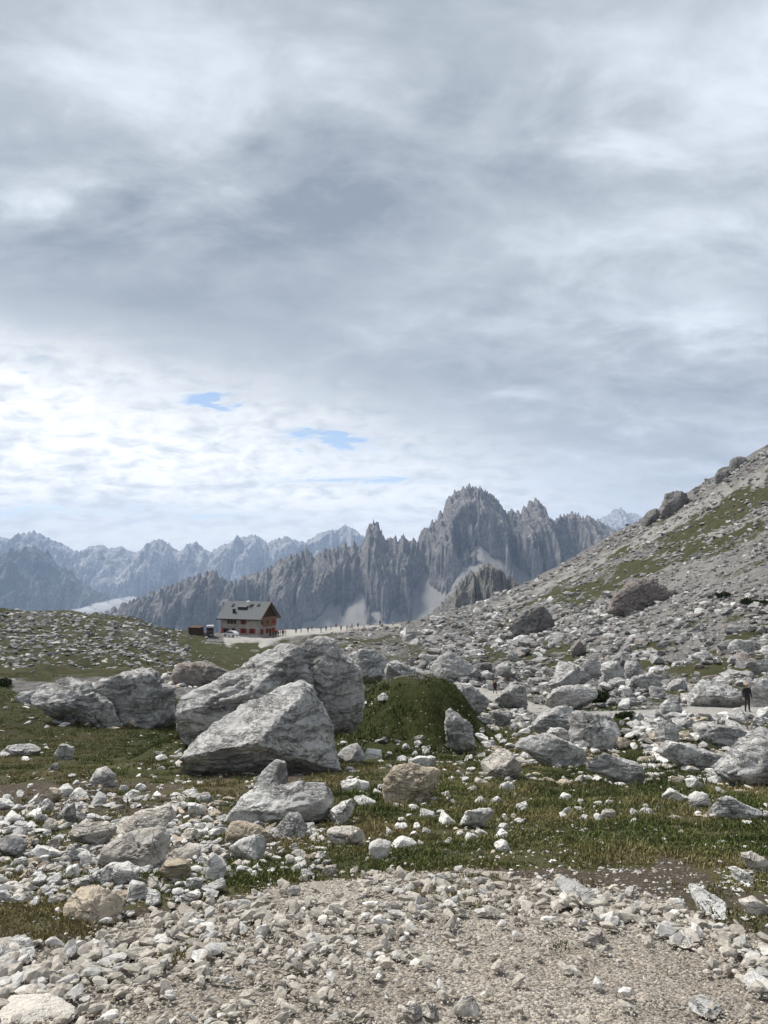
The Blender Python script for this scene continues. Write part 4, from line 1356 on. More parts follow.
vm = plain('valley_floor', (.06, .07, .04), .95, .3, .002)
bm = bmesh.new()
bmesh.ops.create_grid(bm, x_segments=40, y_segments=40, size=16500)
me = bpy.data.meshes.new('valley')
bm.to_mesh(me)
bm.free()
o = link('valley', me, vm)
o.location = (0, 0, -880)
tag(o, kind='structure')

# fog bank in the valley
def fogbank():
    m = bpy.data.materials.new('fog_white')
    m.use_nodes = True
    nt = NT(m.node_tree)
    for n in list(m.node_tree.nodes):
        m.node_tree.nodes.remove(n)
    pv = m.node_tree.nodes.new('ShaderNodeVolumePrincipled')
    pv.inputs['Color'].default_value = (.95, .96, .98, 1)
    pv.inputs['Density'].default_value = .011
    mo = m.node_tree.nodes.new('ShaderNodeOutputMaterial')
    m.node_tree.links.new(pv.outputs[0], mo.inputs['Volume'])
    vs, fs, k = [], [], 0
    v, f = ico(4)
    D = 6400
    for px, py, w, h in [(80, 614, 22, 3), (97, 610, 20, 4), (110, 606, 17, 4.5), (121, 602, 12, 3.5), (131, 599, 8, 2.5)]:
        c = at(px, py, D)
        p = v * np.array([w, w * 1.2, h]) * D / F
        p = p * (1 + (.28 * fbm(v * 2.6 + px, 5)))[:, None]
        vs.append(p + c)
        fs.append(f + k)
        k += len(v)
    o = link('valley_fog', np_mesh('valley_fog', np.concatenate(vs), np.concatenate(fs), True), m)
    tag(o, 'white bank of valley fog left of the jagged ridge', 'fog', kind='stuff')


fogbank()

def stand(px, d, foot=None):
    """pixel row of the ground at that bearing and distance"""
    X = (px - 384) / F * d
    z = float(hz(X, d))
    return float(project(np.array(X), np.array(d), np.array(z))[1])


# ---------------------------------------------------------------- the hut
M['stone_wall'] = None


def wall_material():
    m, nt, b = new_mat('hut_stone', .92, .15)
    pos = nt.node('ShaderNodeTexCoord').outputs['Object']
    v = nt.node('ShaderNodeTexVoronoi', feature='F1')
    nt.put(v.inputs['Vector'], nt.vmap(pos, scale=(1, 1, 1.6)))
    v.inputs['Scale'].default_value = 2.6
    sep = nt.node('ShaderNodeSeparateColor')
    nt.l.new(v.outputs['Color'], sep.inputs[0])
    c = nt.mix(sep.outputs[0], (.27, .245, .22), (.46, .42, .375))
    e = nt.voro(nt.vmap(pos, scale=(1, 1, 1.6)), 2.6, 'DISTANCE_TO_EDGE')
    c = nt.mix(nt.step(.07, .02, e), c, (.30, .28, .25))
    c = nt.mix(nt.math('MULTIPLY', nt.step(.45, .7, nt.noise(pos, .7, 4)), .35), c, (.16, .14, .12))
    nt.put(b.inputs['Base Color'], c)
    nt.put(b.inputs['Normal'], nt.bump(e, .6, .05))
    return m


def planks(name, ca, cb, vertical=True, pitch=6.5):
    m, nt, b = new_mat(name, .8, .2)
    pos = nt.node('ShaderNodeTexCoord').outputs['Object']
    w = nt.node('ShaderNodeTexWave', wave_type='BANDS', bands_direction='X' if vertical else 'Z')
    nt.put(w.inputs['Vector'], pos)
    w.inputs['Scale'].default_value = pitch * .16
    n = nt.noise(nt.vmap(pos, scale=(8, 8, .5) if vertical else (.5, .5, 8)), 1.5, 4)
    c = nt.mix(n, ca, cb)
    c = nt.mix(nt.step(.12, .0, w.outputs['Fac']), c, tuple(x * .35 for x in ca))
    nt.put(b.inputs['Base Color'], c)
    return m


M['stone_wall'] = wall_material()
M['wood'] = planks('hut_larch', (.16, .088, .055), (.27, .155, .095))
M['roof'] = planks('roof_sheet', (.125, .135, .142), (.175, .185, .19), True, 12)
M['red'] = plain('shutter_red', (.33, .03, .028), .6)
M['glass'] = plain('window_dark', (.018, .02, .024), .6, .2, 3, .04)
M['frame'] = plain('window_wood', (.20, .12, .07), .6)
M['white'] = plain('painted_white', (.60, .61, .62), .45, .06)
M['dark'] = plain('dark_metal', (.03, .03, .033), .5)
M['brown'] = planks('brown_board', (.07, .04, .028), (.12, .07, .045))
M['rubber'] = plain('tyre_rubber', (.02, .02, .02), .85)
M['greymetal'] = plain('grey_metal', (.30, .31, .32), .45, .1, 4, .5, .4)
M['plaster'] = plain('cream_plaster', (.55, .52, .46), .9)


def hut():
    d = 208.0
    c = at(259, 638, d)                    # near corner of the house, at ground level
    base = empty('mountain_hut', (c[0], c[1], c[2]), 0)
    rot = R(-22)
    base.rotation_euler = (0, 0, rot)
    # local: corner at origin, long wall runs to -X, gable wall runs to +Y
    L, W, E, RD = 12.2, 9.2, 5.35, 9.2
    H2 = 2.75
    w = MB()
    w.box((-L / 2, W / 2, (E - 2) / 2), (L, W, E + 2))
    w.build('wall', M['stone_wall'], base)
    # timber gables
    for x in (-L - .0, -.14):
        gb = MB()
        gb.poly([(x, .02, E + .004), (x, W - .02, E + .004), (x, W / 2, RD - .1)], Vector((.14, 0, 0)))
        gb.build('gable', M['wood'], base)
    clad = MB()
    clad.box((.05, W / 2 + .9, (H2 + E) / 2 + .0), (.08, W - 1.9, E - H2))
    clad.build('gable_cladding', M['wood'], base)
    # roof: two thick slopes with overhang
    ov, th = .9, .22
    sl = (RD - E) / (W / 2)
    rf = MB()
    x0, x1 = -L - .85, .95
    for sgn in (-1, 1):
        yE = W / 2 + sgn * (W / 2 + ov)
        zE = E - sl * ov + .12
        y0 = W / 2 + sgn * .0
        pts = [(x0, yE, zE), (x1, yE, zE), (x1, y0, RD + .12), (x0, y0, RD + .12)]
        rf.poly(pts, Vector((0, 0, th)))
    roof = rf.build('roof', M['roof'], base)
    fa = MB()
    fa.box(((x0 + x1) / 2, -ov - .06, E - sl * ov + .2), (x1 - x0, .12, .28))
    fa.build('gutter', M['dark'], roof)
    # barge boards at the right gable
    bb = MB()
    for sgn in (-1, 1):
        yE = W / 2 + sgn * (W / 2 + ov)
        bb.poly([(x1 + .004, yE, E - sl * ov + .02), (x1 + .004, W / 2, RD + .02), (x1 + .004, W / 2, RD + .36), (x1 + .004, yE, E - sl * ov + .36)], Vector((.08, 0, 0)))
    bb.build('barge_board', M['wood'], roof)
    rz = lambda y: E + sl * y + .36

    def skylight(x, y, wx, wy):
        s = MB()
        z = rz(y)
        dz = sl * wy / 2
        s.poly([(x - wx / 2, y - wy / 2, z - dz), (x + wx / 2, y - wy / 2, z - dz), (x + wx / 2, y + wy / 2, z + dz), (x - wx / 2, y + wy / 2, z + dz)], Vector((0, 0, .1)))
        s.build('skylight', M['glass'], roof)
    skylight(-10.3, 3.1, .75, .9)
    skylight(-4.2, 3.3, .75, .7)
    skylight(-2.2, 3.3, .9, .7)
    # long shed dormer
    dm = MB()
    dm.poly([(-8.0, 1.9, rz(1.9)), (-8.0, 3.6, rz(3.6)), (-8.0, 1.9, rz(1.9) + .75)], Vector((2.7, 0, 0)))
    dm.build('dormer', M['dark'], roof)
    ch = MB()
    ch.box((-8.6, 1.05, rz(1.05) + .25), (.65, .6, 1.4))
    ch.build('chimney', M['dark'], roof)
    ch = MB()
    ch.cyl((-5.4, 3.2, rz(3.2) - .2), (-5.4, 3.2, rz(3.2) + 1.1), .34, 14)
    ch.cyl((-5.4, 3.2, rz(3.2) + 1.1), (-5.4, 3.2, rz(3.2) + 1.35), .5, 14, .1)
    ch.build('vent_cap', M['white'], roof)
    an = MB()
    an.cyl((-L + .3, W / 2, RD), (-L + .3, W / 2, RD + 1.6), .06, 6)
    an.build('antenna', M['greymetal'], roof)

    def window(kind, x, z, ww, hh, face='front', shut=True):
        f = MB()
        if face == 'front':
            T_ = lambda a, b_, c_: (x + a, b_, z + c_)
            rot_ = lambda s: s
        else:
            T_ = lambda a, b_, c_: (-b_ + (.09 if z > H2 else 0), x + a, z + c_)
            rot_ = lambda s: (s[1], s[0], s[2])
        for sx in (-1, 1):
            f.box(T_(sx * (ww / 2 + .05), -.05, 0), rot_((.1, .12, hh + .2)))
        for sz in (-1, 1):
            f.box(T_(0, -.05, sz * (hh / 2 + .05)), rot_((ww - .002, .116, .1)))
        f.box(T_(0, -.045, 0), rot_((.06, .09, hh - .01)))
        fr = f.build('window', M['frame'], base)
        g = MB()
        g.box(T_(0, -.02, 0), rot_((ww, .06, hh)))
        g.build('pane', M['glass'], fr)
        if shut:
            for sx in (-1, 1):
                s = MB()
                s.box(T_(sx * (ww / 2 + .12 + ww * .24), -.075, 0), rot_((ww * .46, .06, hh + .14)))
                s.build('shutter', M['red'], fr)
    for x in (-9.6, -8.6, -7.6):
        window('w', x, 4.1, .62, .95, 'front', False)
    window('w', -4.9, 4.1, .8, 1.0, 'front', True)
    window('w', -3.9 - .95, 1.75, .95, 1.15, 'front', True)
    window('w', -2.15, 1.75, .95, 1.15, 'front', True)
    window('w', -10.6, 1.6, 1.1, 1.25, 'front', True)
    window('w', -8.0, 1.75, .9, 1.1, 'front', False)
    for y in (1.3, 4.2, 7.4):
        window('w', y, 4.0, .7, 1.05, 'side', y > 6)
        window('w', y, 1.6, .7, 1.15, 'side', True)
    dr = MB()
    dr.box((.04, 5.8, 1.05), (.1, 1.1, 2.1))
    door = dr.build('door', M['brown'], base)
    hd = MB()
    hd.box((.12, 5.4, 1.05), (.06, .14, .05))
    hd.build('handle', M['greymetal'], door)
    pl = MB()
    pl.box((-L / 2, -.06, .25), (L, .1, .7))
    pl.build('plinth', M['plaster'], base)
    dp = MB()
    dp.cyl((-.15, -.1, .1), (-.15, -.1, E), .06, 8)
    dp.build('downpipe', M['greymetal'], base)
    tag(base, 'two-storey stone mountain hut with grey gable roof and red shutters', 'hut')
    return base


hut()


def vehicle(px, py, d, rz, kind, label, cat):
    c = at(px, stand(px, d), d)
    root = empty(kind, (c[0], c[1], float(c[2])), rz)
    if kind == 'parked_car':
        b = MB()
        prof = [(-2.0, .30), (-2.05, .75), (-1.75, .95), (-1.1, 1.02), (-.55, 1.5), (.9, 1.52), (1.75, 1.05), (2.0, .95), (2.05, .35)]
        b.poly([(x, -.82, z) for x, z in prof], Vector((0, 1.64, 0)))
        body = b.build('body', M['white'], root, .06)
        g = MB()
        g.poly([(-.95, -.835, 1.05), (-.48, -.835, 1.43), (.8, -.835, 1.44), (1.45, -.835, 1.08)], Vector((0, 1.67, 0)))
        g.build('window', M['glass'], root)
        hl = MB()
        for s in (-1, 1):
            hl = MB()
            hl.box((-2.02, s * .6, .72), (.12, .3, .14))
            hl.build('headlight', M['greymetal'], root)
        for x in (-1.25, 1.3):
            for s in (-1, 1):
                t = MB()
                t.cyl((x, s * .70, .31), (x, s * .87, .31), .31, 18)
                w = t.build('wheel', M['rubber'], root)
                r_ = MB()
                r_.cyl((x, s * .86, .31), (x, s * .885, .31), .18, 14)
                r_.build('rim', M['greymetal'], w)
    else:
        b = MB()
        b.box((0, 0, .75), (3.6, 1.7, .5))
        b.build('chassis', M['dark'], root, .04)
        b = MB()
        b.box((-.6, 0, 1.55), (1.9, 1.6, 1.15))
        cab = b.build('cab', M['dark'], root, .08)
        b = MB()
        b.box((-.55, 0, 2.42), (2.6, 1.9, .55))
        b.build('canopy', M['white'], root, .12)
        b = MB()
        b.box((1.15, 0, 1.15), (1.2, 1.6, .35))
        b.build('cargo_bed', M['brown'], root, .03)
        b = MB()
        b.box((-.5, -.81, 1.7), (1.2, .03, .6))
        b.build('window', M['glass'], cab)
        for x in (-1.2, 1.2):
            for s in (-1, 1):
                t = MB()
                t.cyl((x, s * .68, .38), (x, s * .9, .38), .38, 16)
                t.build('wheel', M['rubber'], root)
    tag(root, label, cat)


vehicle(231, 640.5, 201, R(-26), 'parked_car', 'small white car parked along the front wall of the hut', 'car')
vehicle(210, 640.5, 201, R(-80), 'utility_truck', 'dark utility truck with a white top, left of the hut', 'truck')


def shed():
    c = at(196, stand(196, 203), 203)
    root = empty('wooden_shed', (c[0], c[1], float(c[2])), R(-20))
    b = MB()
    b.box((0, 0, .75), (3.4, 2.0, 1.9))
    b.build('wall', M['brown'], root)
    b = MB()
    b.poly([(-1.9, -1.2, 1.65), (1.9, -1.2, 1.65), (1.9, 1.2, 2.0), (-1.9, 1.2, 2.0)], Vector((0, 0, .12)))
    b.build('roof', M['brown'], root)
    b = MB()
    b.box((-.8, -1.03, .75), (.8, .06, 1.5))
    b.build('door', M['dark'], root)
    tag(root, 'low brown wooden shed at the left of the hut yard', 'shed')
    for px, py in ((192, 640), (203, 641)):
        c = at(px, stand(px, 199), 199)
        b = MB()
        b.box((0, 0, 1.0), (.22, .22, 2.6))
        o = b.build('wooden_post', M['brown'])
        o.location = (c[0], c[1], float(c[2]))
        tag(o, 'dark wooden post in front of the brown shed, ' + ('left' if px < 200 else 'right') + ' of two', 'post', 'posts at the shed')


shed()

# ---------------------------------------------------------------- people
def body_mesh(stride=0.0, fingers=True, armout=.0):
    """one continuous figure, 1.75 m, facing -Y"""
    vs, es, rs = [], [], []

    def add(p, r, parent=None):
        vs.append(p)
        rs.append(r)
        if parent is not None:
            es.append((parent, len(vs) - 1))
        return len(vs) - 1
    pel = add((0, 0, .96), (.150, .105))
    sp = add((0, 0, 1.14), (.138, .098), pel)
    chs = add((0, 0, 1.33), (.165, .110), sp)
    nb = add((0, .005, 1.46), (.085, .075), chs)
    nk = add((0, -.005, 1.525), (.053, .055), nb)
    hd = add((0, -.015, 1.60), (.074, .088), nk)
    hm = add((0, -.015, 1.67), (.078, .095), hd)
    add((0, -.005, 1.735), (.050, .060), hm)
    for s in (-1, 1):
        sh = add((s * .175, 0, 1.415), (.062, .062), chs)
        el = add((s * (.225 + armout), .02, 1.15), (.046, .046), sh)
        wr = add((s * (.235 + armout), -.05, .915), (.031, .026), el)
        pm = add((s * (.238 + armout), -.062, .85), (.022, .038), wr)
        if fingers:
            for k, (dy, ln) in enumerate(((-.030, .070), (-.010, .080), (.010, .074), (.029, .058))):
                f1 = add((s * (.238 + armout), -.066 + dy, .815), (.0095, .0095), pm)
                f2 = add((s * (.232 + armout), -.070 + dy, .815 - ln * .55), (.009, .009), f1)
                add((s * (.222 + armout), -.072 + dy, .815 - ln), (.007, .007), f2)
            t1 = add((s * (.222 + armout), -.098, .855), (.0105, .0105), pm)
            add((s * (.214 + armout), -.112, .815), (.0085, .0085), t1)
        st = stride * s
        hp = add((s * .088, 0, .90), (.098, .100), pel)
        kn = add((s * .100, -.01 - st * .5, .50), (.060, .062), hp)
        an = add((s * .110, .01 - st, .095 + max(0, -st) * .12), (.040, .044), kn)
        hl = add((s * .112, .0 - st, .055 + max(0, -st) * .12), (.042, .050), an)
        add((s * .122, -.15 - st, .035 + max(0, -st) * .04), (.040, .030), hl)
    me = bpy.data.meshes.new('skeleton')
    me.from_pydata(vs, es, [])
    o = bpy.data.objects.new('skeleton', me)
    COL.objects.link(o)
    md = o.modifiers.new('skin', 'SKIN')
    sv = me.skin_vertices[0].data
    for k, r in enumerate(rs):
        sv[k].radius = r
        sv[k].use_root = (k == 0)
    sb = o.modifiers.new('sub', 'SUBSURF')
    sb.levels = 2
    sb.render_levels = 2
    dg = bpy.context.evaluated_depsgraph_get()
    dg.update()
    out = bpy.data.meshes.new_from_object(o.evaluated_get(dg))
    bpy.data.objects.remove(o)
    bpy.data.meshes.remove(me)
    n = len(out.vertices)
    co = np.zeros(n * 3, np.float32)
    out.vertices.foreach_get('co', co)
    co = co.reshape(-1, 3)
    # a nose and eye sockets
    dist = np.hypot(co[:, 0], co[:, 2] - 1.625)
    front = (co[:, 1] < -.06)
    co[:, 1] -= np.where(front & (dist < .026), .022 * (1 - dist / .026), 0)
    for s in (-1, 1):
        de = np.hypot(co[:, 0] - s * .032, co[:, 2] - 1.65)
        co[:, 1] += np.where(front & (de < .02), .008 * (1 - de / .02), 0)
    out.vertices.foreach_set('co', co.ravel())
    out.update()
    for p in out.polygons:
        p.use_smooth = True
    return out


SKIN = plain('skin', (.42, .25, .18), .6, .1)
HAIR = plain('hair_brown', (.06, .035, .02), .7)
BLOND = plain('hair_blond', (.38, .27, .13), .7)


def clothes(me, top, legs, shorts=False, short_sleeve=False):
    me = me.copy()
    me.materials.clear()
    for m in (SKIN, top, legs, M['dark']):
        me.materials.append(m)
    for p in me.polygons:
        x, y, z = p.center
        if abs(x) > .165 and z < 1.3 and z > .68:
            mi = 1 if z > (1.2 if short_sleeve else .905) else 0
        elif z > 1.50:
            mi = 0
        elif z > .93:
            mi = 1
        elif z > (.52 if shorts else .10):
            mi = 2
        elif z > .10:
            mi = 0
        else:
            mi = 3
        p.material_index = mi
    return me


def hair_mesh(long_=False):
    v, f = ico(3)
    p = v * np.array([.092, .105, .095])
    p[:, 1] += .012
    p[:, 2] += 1.685
    keep = (p[:, 1] > -.045 + .9 * np.maximum(0, 1.70 - p[:, 2])) | (p[:, 2] > 1.715)
    if long_:
        p[:, 2] = np.where((v[:, 2] < -.1) & (v[:, 1] > .1), p[:, 2] - .12, p[:, 2])
    p = p * (1 + .02 * perlin(p * 60))[:, None]
    fk = f[keep[f].all(1)]
    used, inv = np.unique(fk.ravel(), return_inverse=True)
    return np_mesh('hair', p[used], inv.reshape(-1, 3), True)


def cap_mesh(brim=.07):
    b = MB()
    bm = b.bm
    bmesh.ops.create_uvsphere(bm, u_segments=20, v_segments=12, radius=1, matrix=Matrix.Translation((0, -.005, 1.69)) @ Matrix.Diagonal((.095, .112, .085, 1)))
    bmesh.ops.delete(bm, geom=[v for v in bm.verts if v.co.z < 1.685], context='VERTS')
    b.cyl((0, -.012, 1.684), (0, -.012, 1.696), .105 + brim, 24, .10)
    return b


BODY = {k: body_mesh(s) for k, s in (('stand', .0), ('walk', .16))}
HAIRM = {False: hair_mesh(False), True: hair_mesh(True)}


def person(px, foot_py, d, rz, pose, top, legs, label, hair=HAIR, cap=None, shorts=False, ss=False, group=None, h=1.75, eyes=False, long_=False):
    c = at(px, foot_py, d)
    root = empty('person', (c[0], c[1], c[2]), rz)
    root.scale = (h / 1.75 * 1.14, h / 1.75 * 1.14, h / 1.75)
    b = link('body', clothes(BODY[pose], top, legs, shorts, ss), None, root)
    if cap:
        cb = cap_mesh()
        cb.build('hat', cap, root, 0, True)
    else:
        m = HAIRM[long_].copy()
        m.materials.clear()
        link('hair', m, hair, root)
    if eyes:
        for s in (-1, 1):
            v, f = ico(2)
            link('eye', np_mesh('eye', v * .011 + np.array([s * .032, -.101, 1.65]), f, True), M['dark'], root)
    tag(root, label, 'person', group)
    return root


navy = plain('jacket_dark', (.018, .018, .026), .75)
grey = plain('trousers_dark', (.035, .036, .036), .85)
beige = plain('hat_beige', (.42, .33, .24), .85)
redc = plain('cloth_red', (.34, .035, .035), .8)
pink = plain('cloth_pale_pink', (.50, .34, .32), .8)
bluec = plain('cloth_blue', (.04, .07, .16), .8)
whitec = plain('cloth_white', (.6, .6, .58), .8)
blackc = plain('cloth_black', (.014, .014, .015), .85)
browncl = plain('cloth_maroon', (.05, .018, .016), .8)

man_d = 48.0
gx = at(747, 711, man_d)


person(747.5, stand(747, 48), 48, R(8), 'stand', navy, grey, 'man in a dark jacket, dark trousers and beige hat standing on the trail', cap=beige, eyes=True)
person(495, stand(495, 92), 92, R(200), 'walk', browncl, blackc, 'lone walker in a dark top with bare legs on the pale trail', hair=BLOND, shorts=True, long_=True, h=1.7)
person(418, stand(418, 134), 134, R(170), 'walk', blackc, grey, 'left of two walkers on the trail, all in black')
person(424, stand(424, 134), 134, R(175), 'walk', pink, whitec, 'right of two walkers, in pale clothes and carrying a red backpack')
c = at(424, stand(424, 134), 134)
b = MB()
b.box((0, 0, 0), (.30, .20, .46))
b.box((0, -.12, -.08), (.22, .07, .22))
o = b.build('backpack', redc, None, .05, True)
o.location = (c[0] + .02, c[1] - .20, c[2] + 1.22)
tag(o, 'red backpack on the back of the right-hand walker on the trail', 'backpack')

tops = [blackc, navy, redc, bluec, browncl, whitec]
for k in range(8):
    px = 273.5 + k * 1.75 + rng.uniform(-.5, .5)
    person(px, stand(px, 206 + (k % 3)), 206 + (k % 3), rng.uniform(0, 6.28), 'stand', [blackc, browncl, redc, navy][k % 4], [grey, blackc][k % 2],
           'one of the tiny hikers crowded beside the gable wall of the hut', group='hikers crowding outside the hut')
for k, px in enumerate([296, 301, 308, 312, 321, 326, 331, 336, 341, 347, 352, 358, 364, 380, 393]):
    d = 232 + 4 * (k % 4) + (px - 296) * .15
    person(px, stand(px, d), d, rng.uniform(0, 6.28), 'walk' if k % 2 else 'stand', tops[[0, 1, 0, 4, 3, 0, 1, 2, 0, 1, 4, 0, 3, 0, 5][k]], [grey, blackc][k % 2],
           'one of the tiny distant hikers strung along the skyline path right of the hut', group='hikers along the skyline path')
for m in BODY.values():
    bpy.data.meshes.remove(m)
for m in HAIRM.values():
    bpy.data.meshes.remove(m)

# ---------------------------------------------------------------- light
SUN_AZ, SUN_EL = R(-52), R(53)      # bearing from the view direction, towards the left
sd = Vector((math.sin(SUN_AZ) * math.cos(SUN_EL), math.cos(SUN_AZ) * math.cos(SUN_EL), math.sin(SUN_EL)))
sl_ = bpy.data.lights.new('sun', 'SUN')
sl_.energy = 3.4
sl_.angle = R(14)
sl_.color = (1.0, .965, .91)
so = bpy.data.objects.new('sun', sl_)
COL.objects.link(so)
so.rotation_euler = sd.to_track_quat('Z', 'Y').to_euler()

world = bpy.data.worlds.new('World')
scene.world = world
world.use_nodes = True
nt = NT(world.node_tree)
for n in list(nt.n):
    nt.n.remove(n)
sky = nt.node('ShaderNodeTexSky', sky_type='NISHITA')
sky.sun_disc = False
sky.sun_elevation = SUN_EL
sky.sun_rotation = SUN_AZ
sky.altitude = 2300
dirv = nt.node('ShaderNodeTexCoord').outputs['Generated']
sx = nt.node('ShaderNodeSeparateXYZ')
nt.l.new(dirv, sx.inputs[0])
dx, dy, dz = sx.outputs
# cloud layer: plane seen from below
zz = nt.math('ADD', nt.math('MAXIMUM', dz, 0.0), .30)
cx, cy = nt.math('DIVIDE', dx, zz), nt.math('DIVIDE', dy, zz)
cv = nt.node('ShaderNodeCombineXYZ')
nt.l.new(cx, cv.inputs[0])
nt.l.new(cy, cv.inputs[1])
cp = cv.outputs[0]
big = nt.noise(nt.vmap(cp, scale=(.8, 1.3, 1), rot=(0, 0, -.35), loc=(2.3, 1.1, 0)), 1.45, 5, .52, .35)
med = nt.noise(nt.vmap(cp, scale=(.9, 1.4, 1), rot=(0, 0, -.3), loc=(7.1, 3.2, 0)), 4.2, 7, .6, .45)
fin = nt.noise(nt.vmap(cp, scale=(.9, 1.0, 1), rot=(0, 0, .2), loc=(1.1, 9.2, 0)), 13.0, 5, .58, .35)
# bearing and height in the front half of the sky
ay = nt.math('MAXIMUM', dy, .12)
az = nt.math('DIVIDE', dx, ay)
el = nt.math('DIVIDE', dz, ay)
wob = nt.math('ADD', nt.math('MULTIPLY', nt.math('SUBTRACT', med, .5), .22), nt.math('MULTIPLY', nt.math('SUBTRACT', fin, .5), .06))
wobb = nt.math('MULTIPLY', nt.math('SUBTRACT', big, .5), .12)


def blob(a0, e0, ra, re, soft=.0):
    q = nt.math('SQRT', nt.math('ADD', nt.math('POWER', nt.math('ABSOLUTE', nt.math('DIVIDE', nt.math('SUBTRACT', az, a0), ra)), 2.0),
                                nt.math('POWER', nt.math('ABSOLUTE', nt.math('DIVIDE', nt.math('SUBTRACT', nt.math('ADD', el, nt.math('MULTIPLY', wob, soft)), e0), re)), 2.0)))
    return nt.step(1.0, .0, q)


# grey deck brightness
t = nt.math('ADD', nt.math('MULTIPLY', nt.math('SUBTRACT', big, .5), 1.15), nt.math('MULTIPLY', nt.math('SUBTRACT', med, .5), 1.15))
t = nt.math('ADD', t, nt.math('MULTIPLY', nt.math('SUBTRACT', fin, .5), .34))
t = nt.math('SUBTRACT', t, nt.math('MULTIPLY', blob(-.36, .42, .60, .17, .9), .46))
t = nt.math('SUBTRACT', t, nt.math('MULTIPLY', blob(.05, .52, .55, .16, .5), .12))
t = nt.math('SUBTRACT', t, nt.math('MULTIPLY', blob(.42, .16, .40, .16, .5), .08))
t = nt.math('ADD', t, nt.math('MULTIPLY', blob(.36, .66, .30, .16, .6), .28))
t = nt.math('ADD', t, nt.math('MULTIPLY', blob(.44, .33, .22, .07, .5), .16))
t = nt.math('ADD', t, nt.math('MULTIPLY', blob(-.46, .50, .14, .06, .5), .22))
t = nt.math('ADD', t, nt.math('MULTIPLY', blob(-.2, .66, .5, .10, .5), .12))
t = nt.math('ADD', t, .47)
deck = nt.node('ShaderNodeValToRGB')
nt.l.new(t, deck.inputs[0])
cr = deck.color_ramp
cr.elements[0].position = .0
cr.elements[0].color = (.215, .25, .302, 1)
cr.elements[1].position = 1.0
cr.elements[1].color = (.66, .715, .78, 1)
e_ = cr.elements.new(.45)
e_.color = (.37, .408, .455, 1)
# brighter, thinner cloud low on the left and along the horizon
line = nt.math('ADD', .292, nt.math('MULTIPLY', nt.math('ADD', az, .5), -.270))
lowm = nt.step(.10, -.09, nt.math('ADD', nt.math('SUBTRACT', el, line), nt.math('ADD', wob, wobb)))
horiz = nt.step(.13, .0, nt.math('ADD', el, nt.math('MULTIPLY', wob, .3)))
lowm = nt.math('MAXIMUM', lowm, nt.math('MULTIPLY', horiz, .8))
tex = nt.math('ADD', nt.math('MULTIPLY', fin, .7), nt.math('MULTIPLY', med, .5))
bright = nt.mix(nt.step(.40, .74, tex), (.53, .57, .61), (.97, .965, .95))
bright = nt.mix(nt.math('MULTIPLY', nt.step(.13, .0, el), .75), bright, (.83, .82, .785))
# blue gaps
thin = nt.noise(nt.vmap(cp, scale=(.35, 2.2, 1), rot=(0, 0, .12), loc=(4, 2, 0)), 3.2, 5, .6, .4)
gap = nt.math('MAXIMUM', blob(-.075, .168, .115, .026, .30), blob(-.225, .216, .085, .032, .5))
gap = nt.math('MAXIMUM', gap, nt.math('MULTIPLY', blob(-.46, .262, .05, .015, .5), .75))
gap = nt.math('MAXIMUM', gap, nt.math('MULTIPLY', blob(-.06, .112, .22, .018, .15), .8))
gap = nt.math('MAXIMUM', gap, nt.math('MULTIPLY', blob(-.36, .07, .36, .026, .15), .62))
gapm = nt.math('MULTIPLY', nt.step(.12, .80, nt.math('MULTIPLY', gap, nt.math('ADD', nt.math('MULTIPLY', nt.step(.45, .62, fin), .7), nt.math('MULTIPLY', nt.step(.40, .66, thin), 1.0)))), .85)
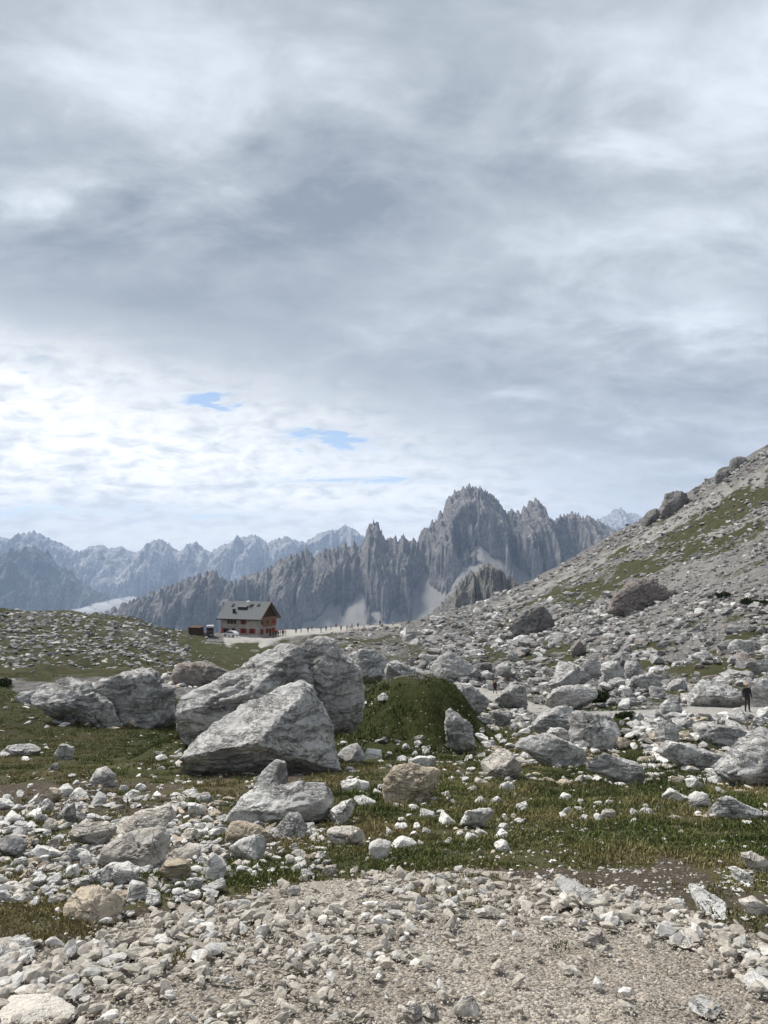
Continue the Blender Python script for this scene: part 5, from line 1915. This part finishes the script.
# sun-side glow behind the cloud, beyond the left edge
dotn = nt.node('ShaderNodeVectorMath', operation='DOT_PRODUCT')
nt.l.new(dirv, dotn.inputs[0])
dotn.inputs[1].default_value = sd
glow = nt.step(.93, 1.0, dotn.outputs['Value'])
cloud = nt.mix(lowm, deck.outputs[0], bright)
back = nt.step(.25, -.35, dy)
cloud = nt.mix(nt.math('MULTIPLY', back, .75), cloud, (.36, .385, .42))  # unseen sky behind the camera dimmed to lower the fill light
cloud = nt.mix(nt.math('MULTIPLY', glow, .9), cloud, (1.7, 1.66, 1.6))
cloud = nt.mix(nt.math('MULTIPLY', nt.step(.64, .86, dz), .45), cloud, (.10, .11, .125))  # unseen zenith darkened to deepen the shade on the ground
# below the horizon: dim haze
cloud = nt.mix(nt.step(0.0, -.08, dz), cloud, (.30, .36, .42))
scl = nt.node('ShaderNodeVectorMath', operation='SCALE')
nt.l.new(cloud, scl.inputs[0])
scl.inputs['Scale'].default_value = 10.0
skys = nt.node('ShaderNodeVectorMath', operation='SCALE')
nt.l.new(sky.outputs[0], skys.inputs[0])
skys.inputs['Scale'].default_value = 1.0
fincol = nt.mix(gapm, scl.outputs[0], skys.outputs[0])
bg = nt.node('ShaderNodeBackground')
nt.l.new(fincol, bg.inputs['Color'])
bg.inputs['Strength'].default_value = .1
wo = nt.node('ShaderNodeOutputWorld')
nt.l.new(bg.outputs[0], wo.inputs['Surface'])

# ---------------------------------------------------------------- haze
hb = MB()
hb.box((0, 0, 80), (34000, 34000, 2000))
hm = bpy.data.materials.new('mountain_air')
hm.use_nodes = True
hn = hm.node_tree
for n in list(hn.nodes):
    hn.nodes.remove(n)
pv = hn.nodes.new('ShaderNodeVolumePrincipled')
pv.inputs['Color'].default_value = (.55, .715, 1.0, 1)
pv.inputs['Density'].default_value = 5.3e-5
ho = hn.nodes.new('ShaderNodeOutputMaterial')
hn.links.new(pv.outputs[0], ho.inputs['Volume'])
haze = hb.build('haze', hm)
tag(haze, kind='stuff')

# ---------------------------------------------------------------- camera and output
cd = bpy.data.cameras.new('camera')
cd.sensor_fit = 'HORIZONTAL'
cd.sensor_width = 36
cd.lens = 36 * F / 768
cd.clip_start = .05
cd.clip_end = 60000
co_ = bpy.data.objects.new('camera', cd)
COL.objects.link(co_)
co_.location = (0, 0, EYE)
co_.rotation_euler = (math.pi / 2 + PITCH, 0, 0)
scene.camera = co_

vs_ = scene.view_settings
scene.display_settings.display_device = 'sRGB'
vs_.view_transform = 'Standard'
vs_.look = 'None'
vs_.exposure = 0.54
vs_.gamma = 1.0
vs_.use_curve_mapping = False
scene.cycles.max_bounces = 6
scene.cycles.volume_bounces = 1
scene.cycles.diffuse_bounces = 3
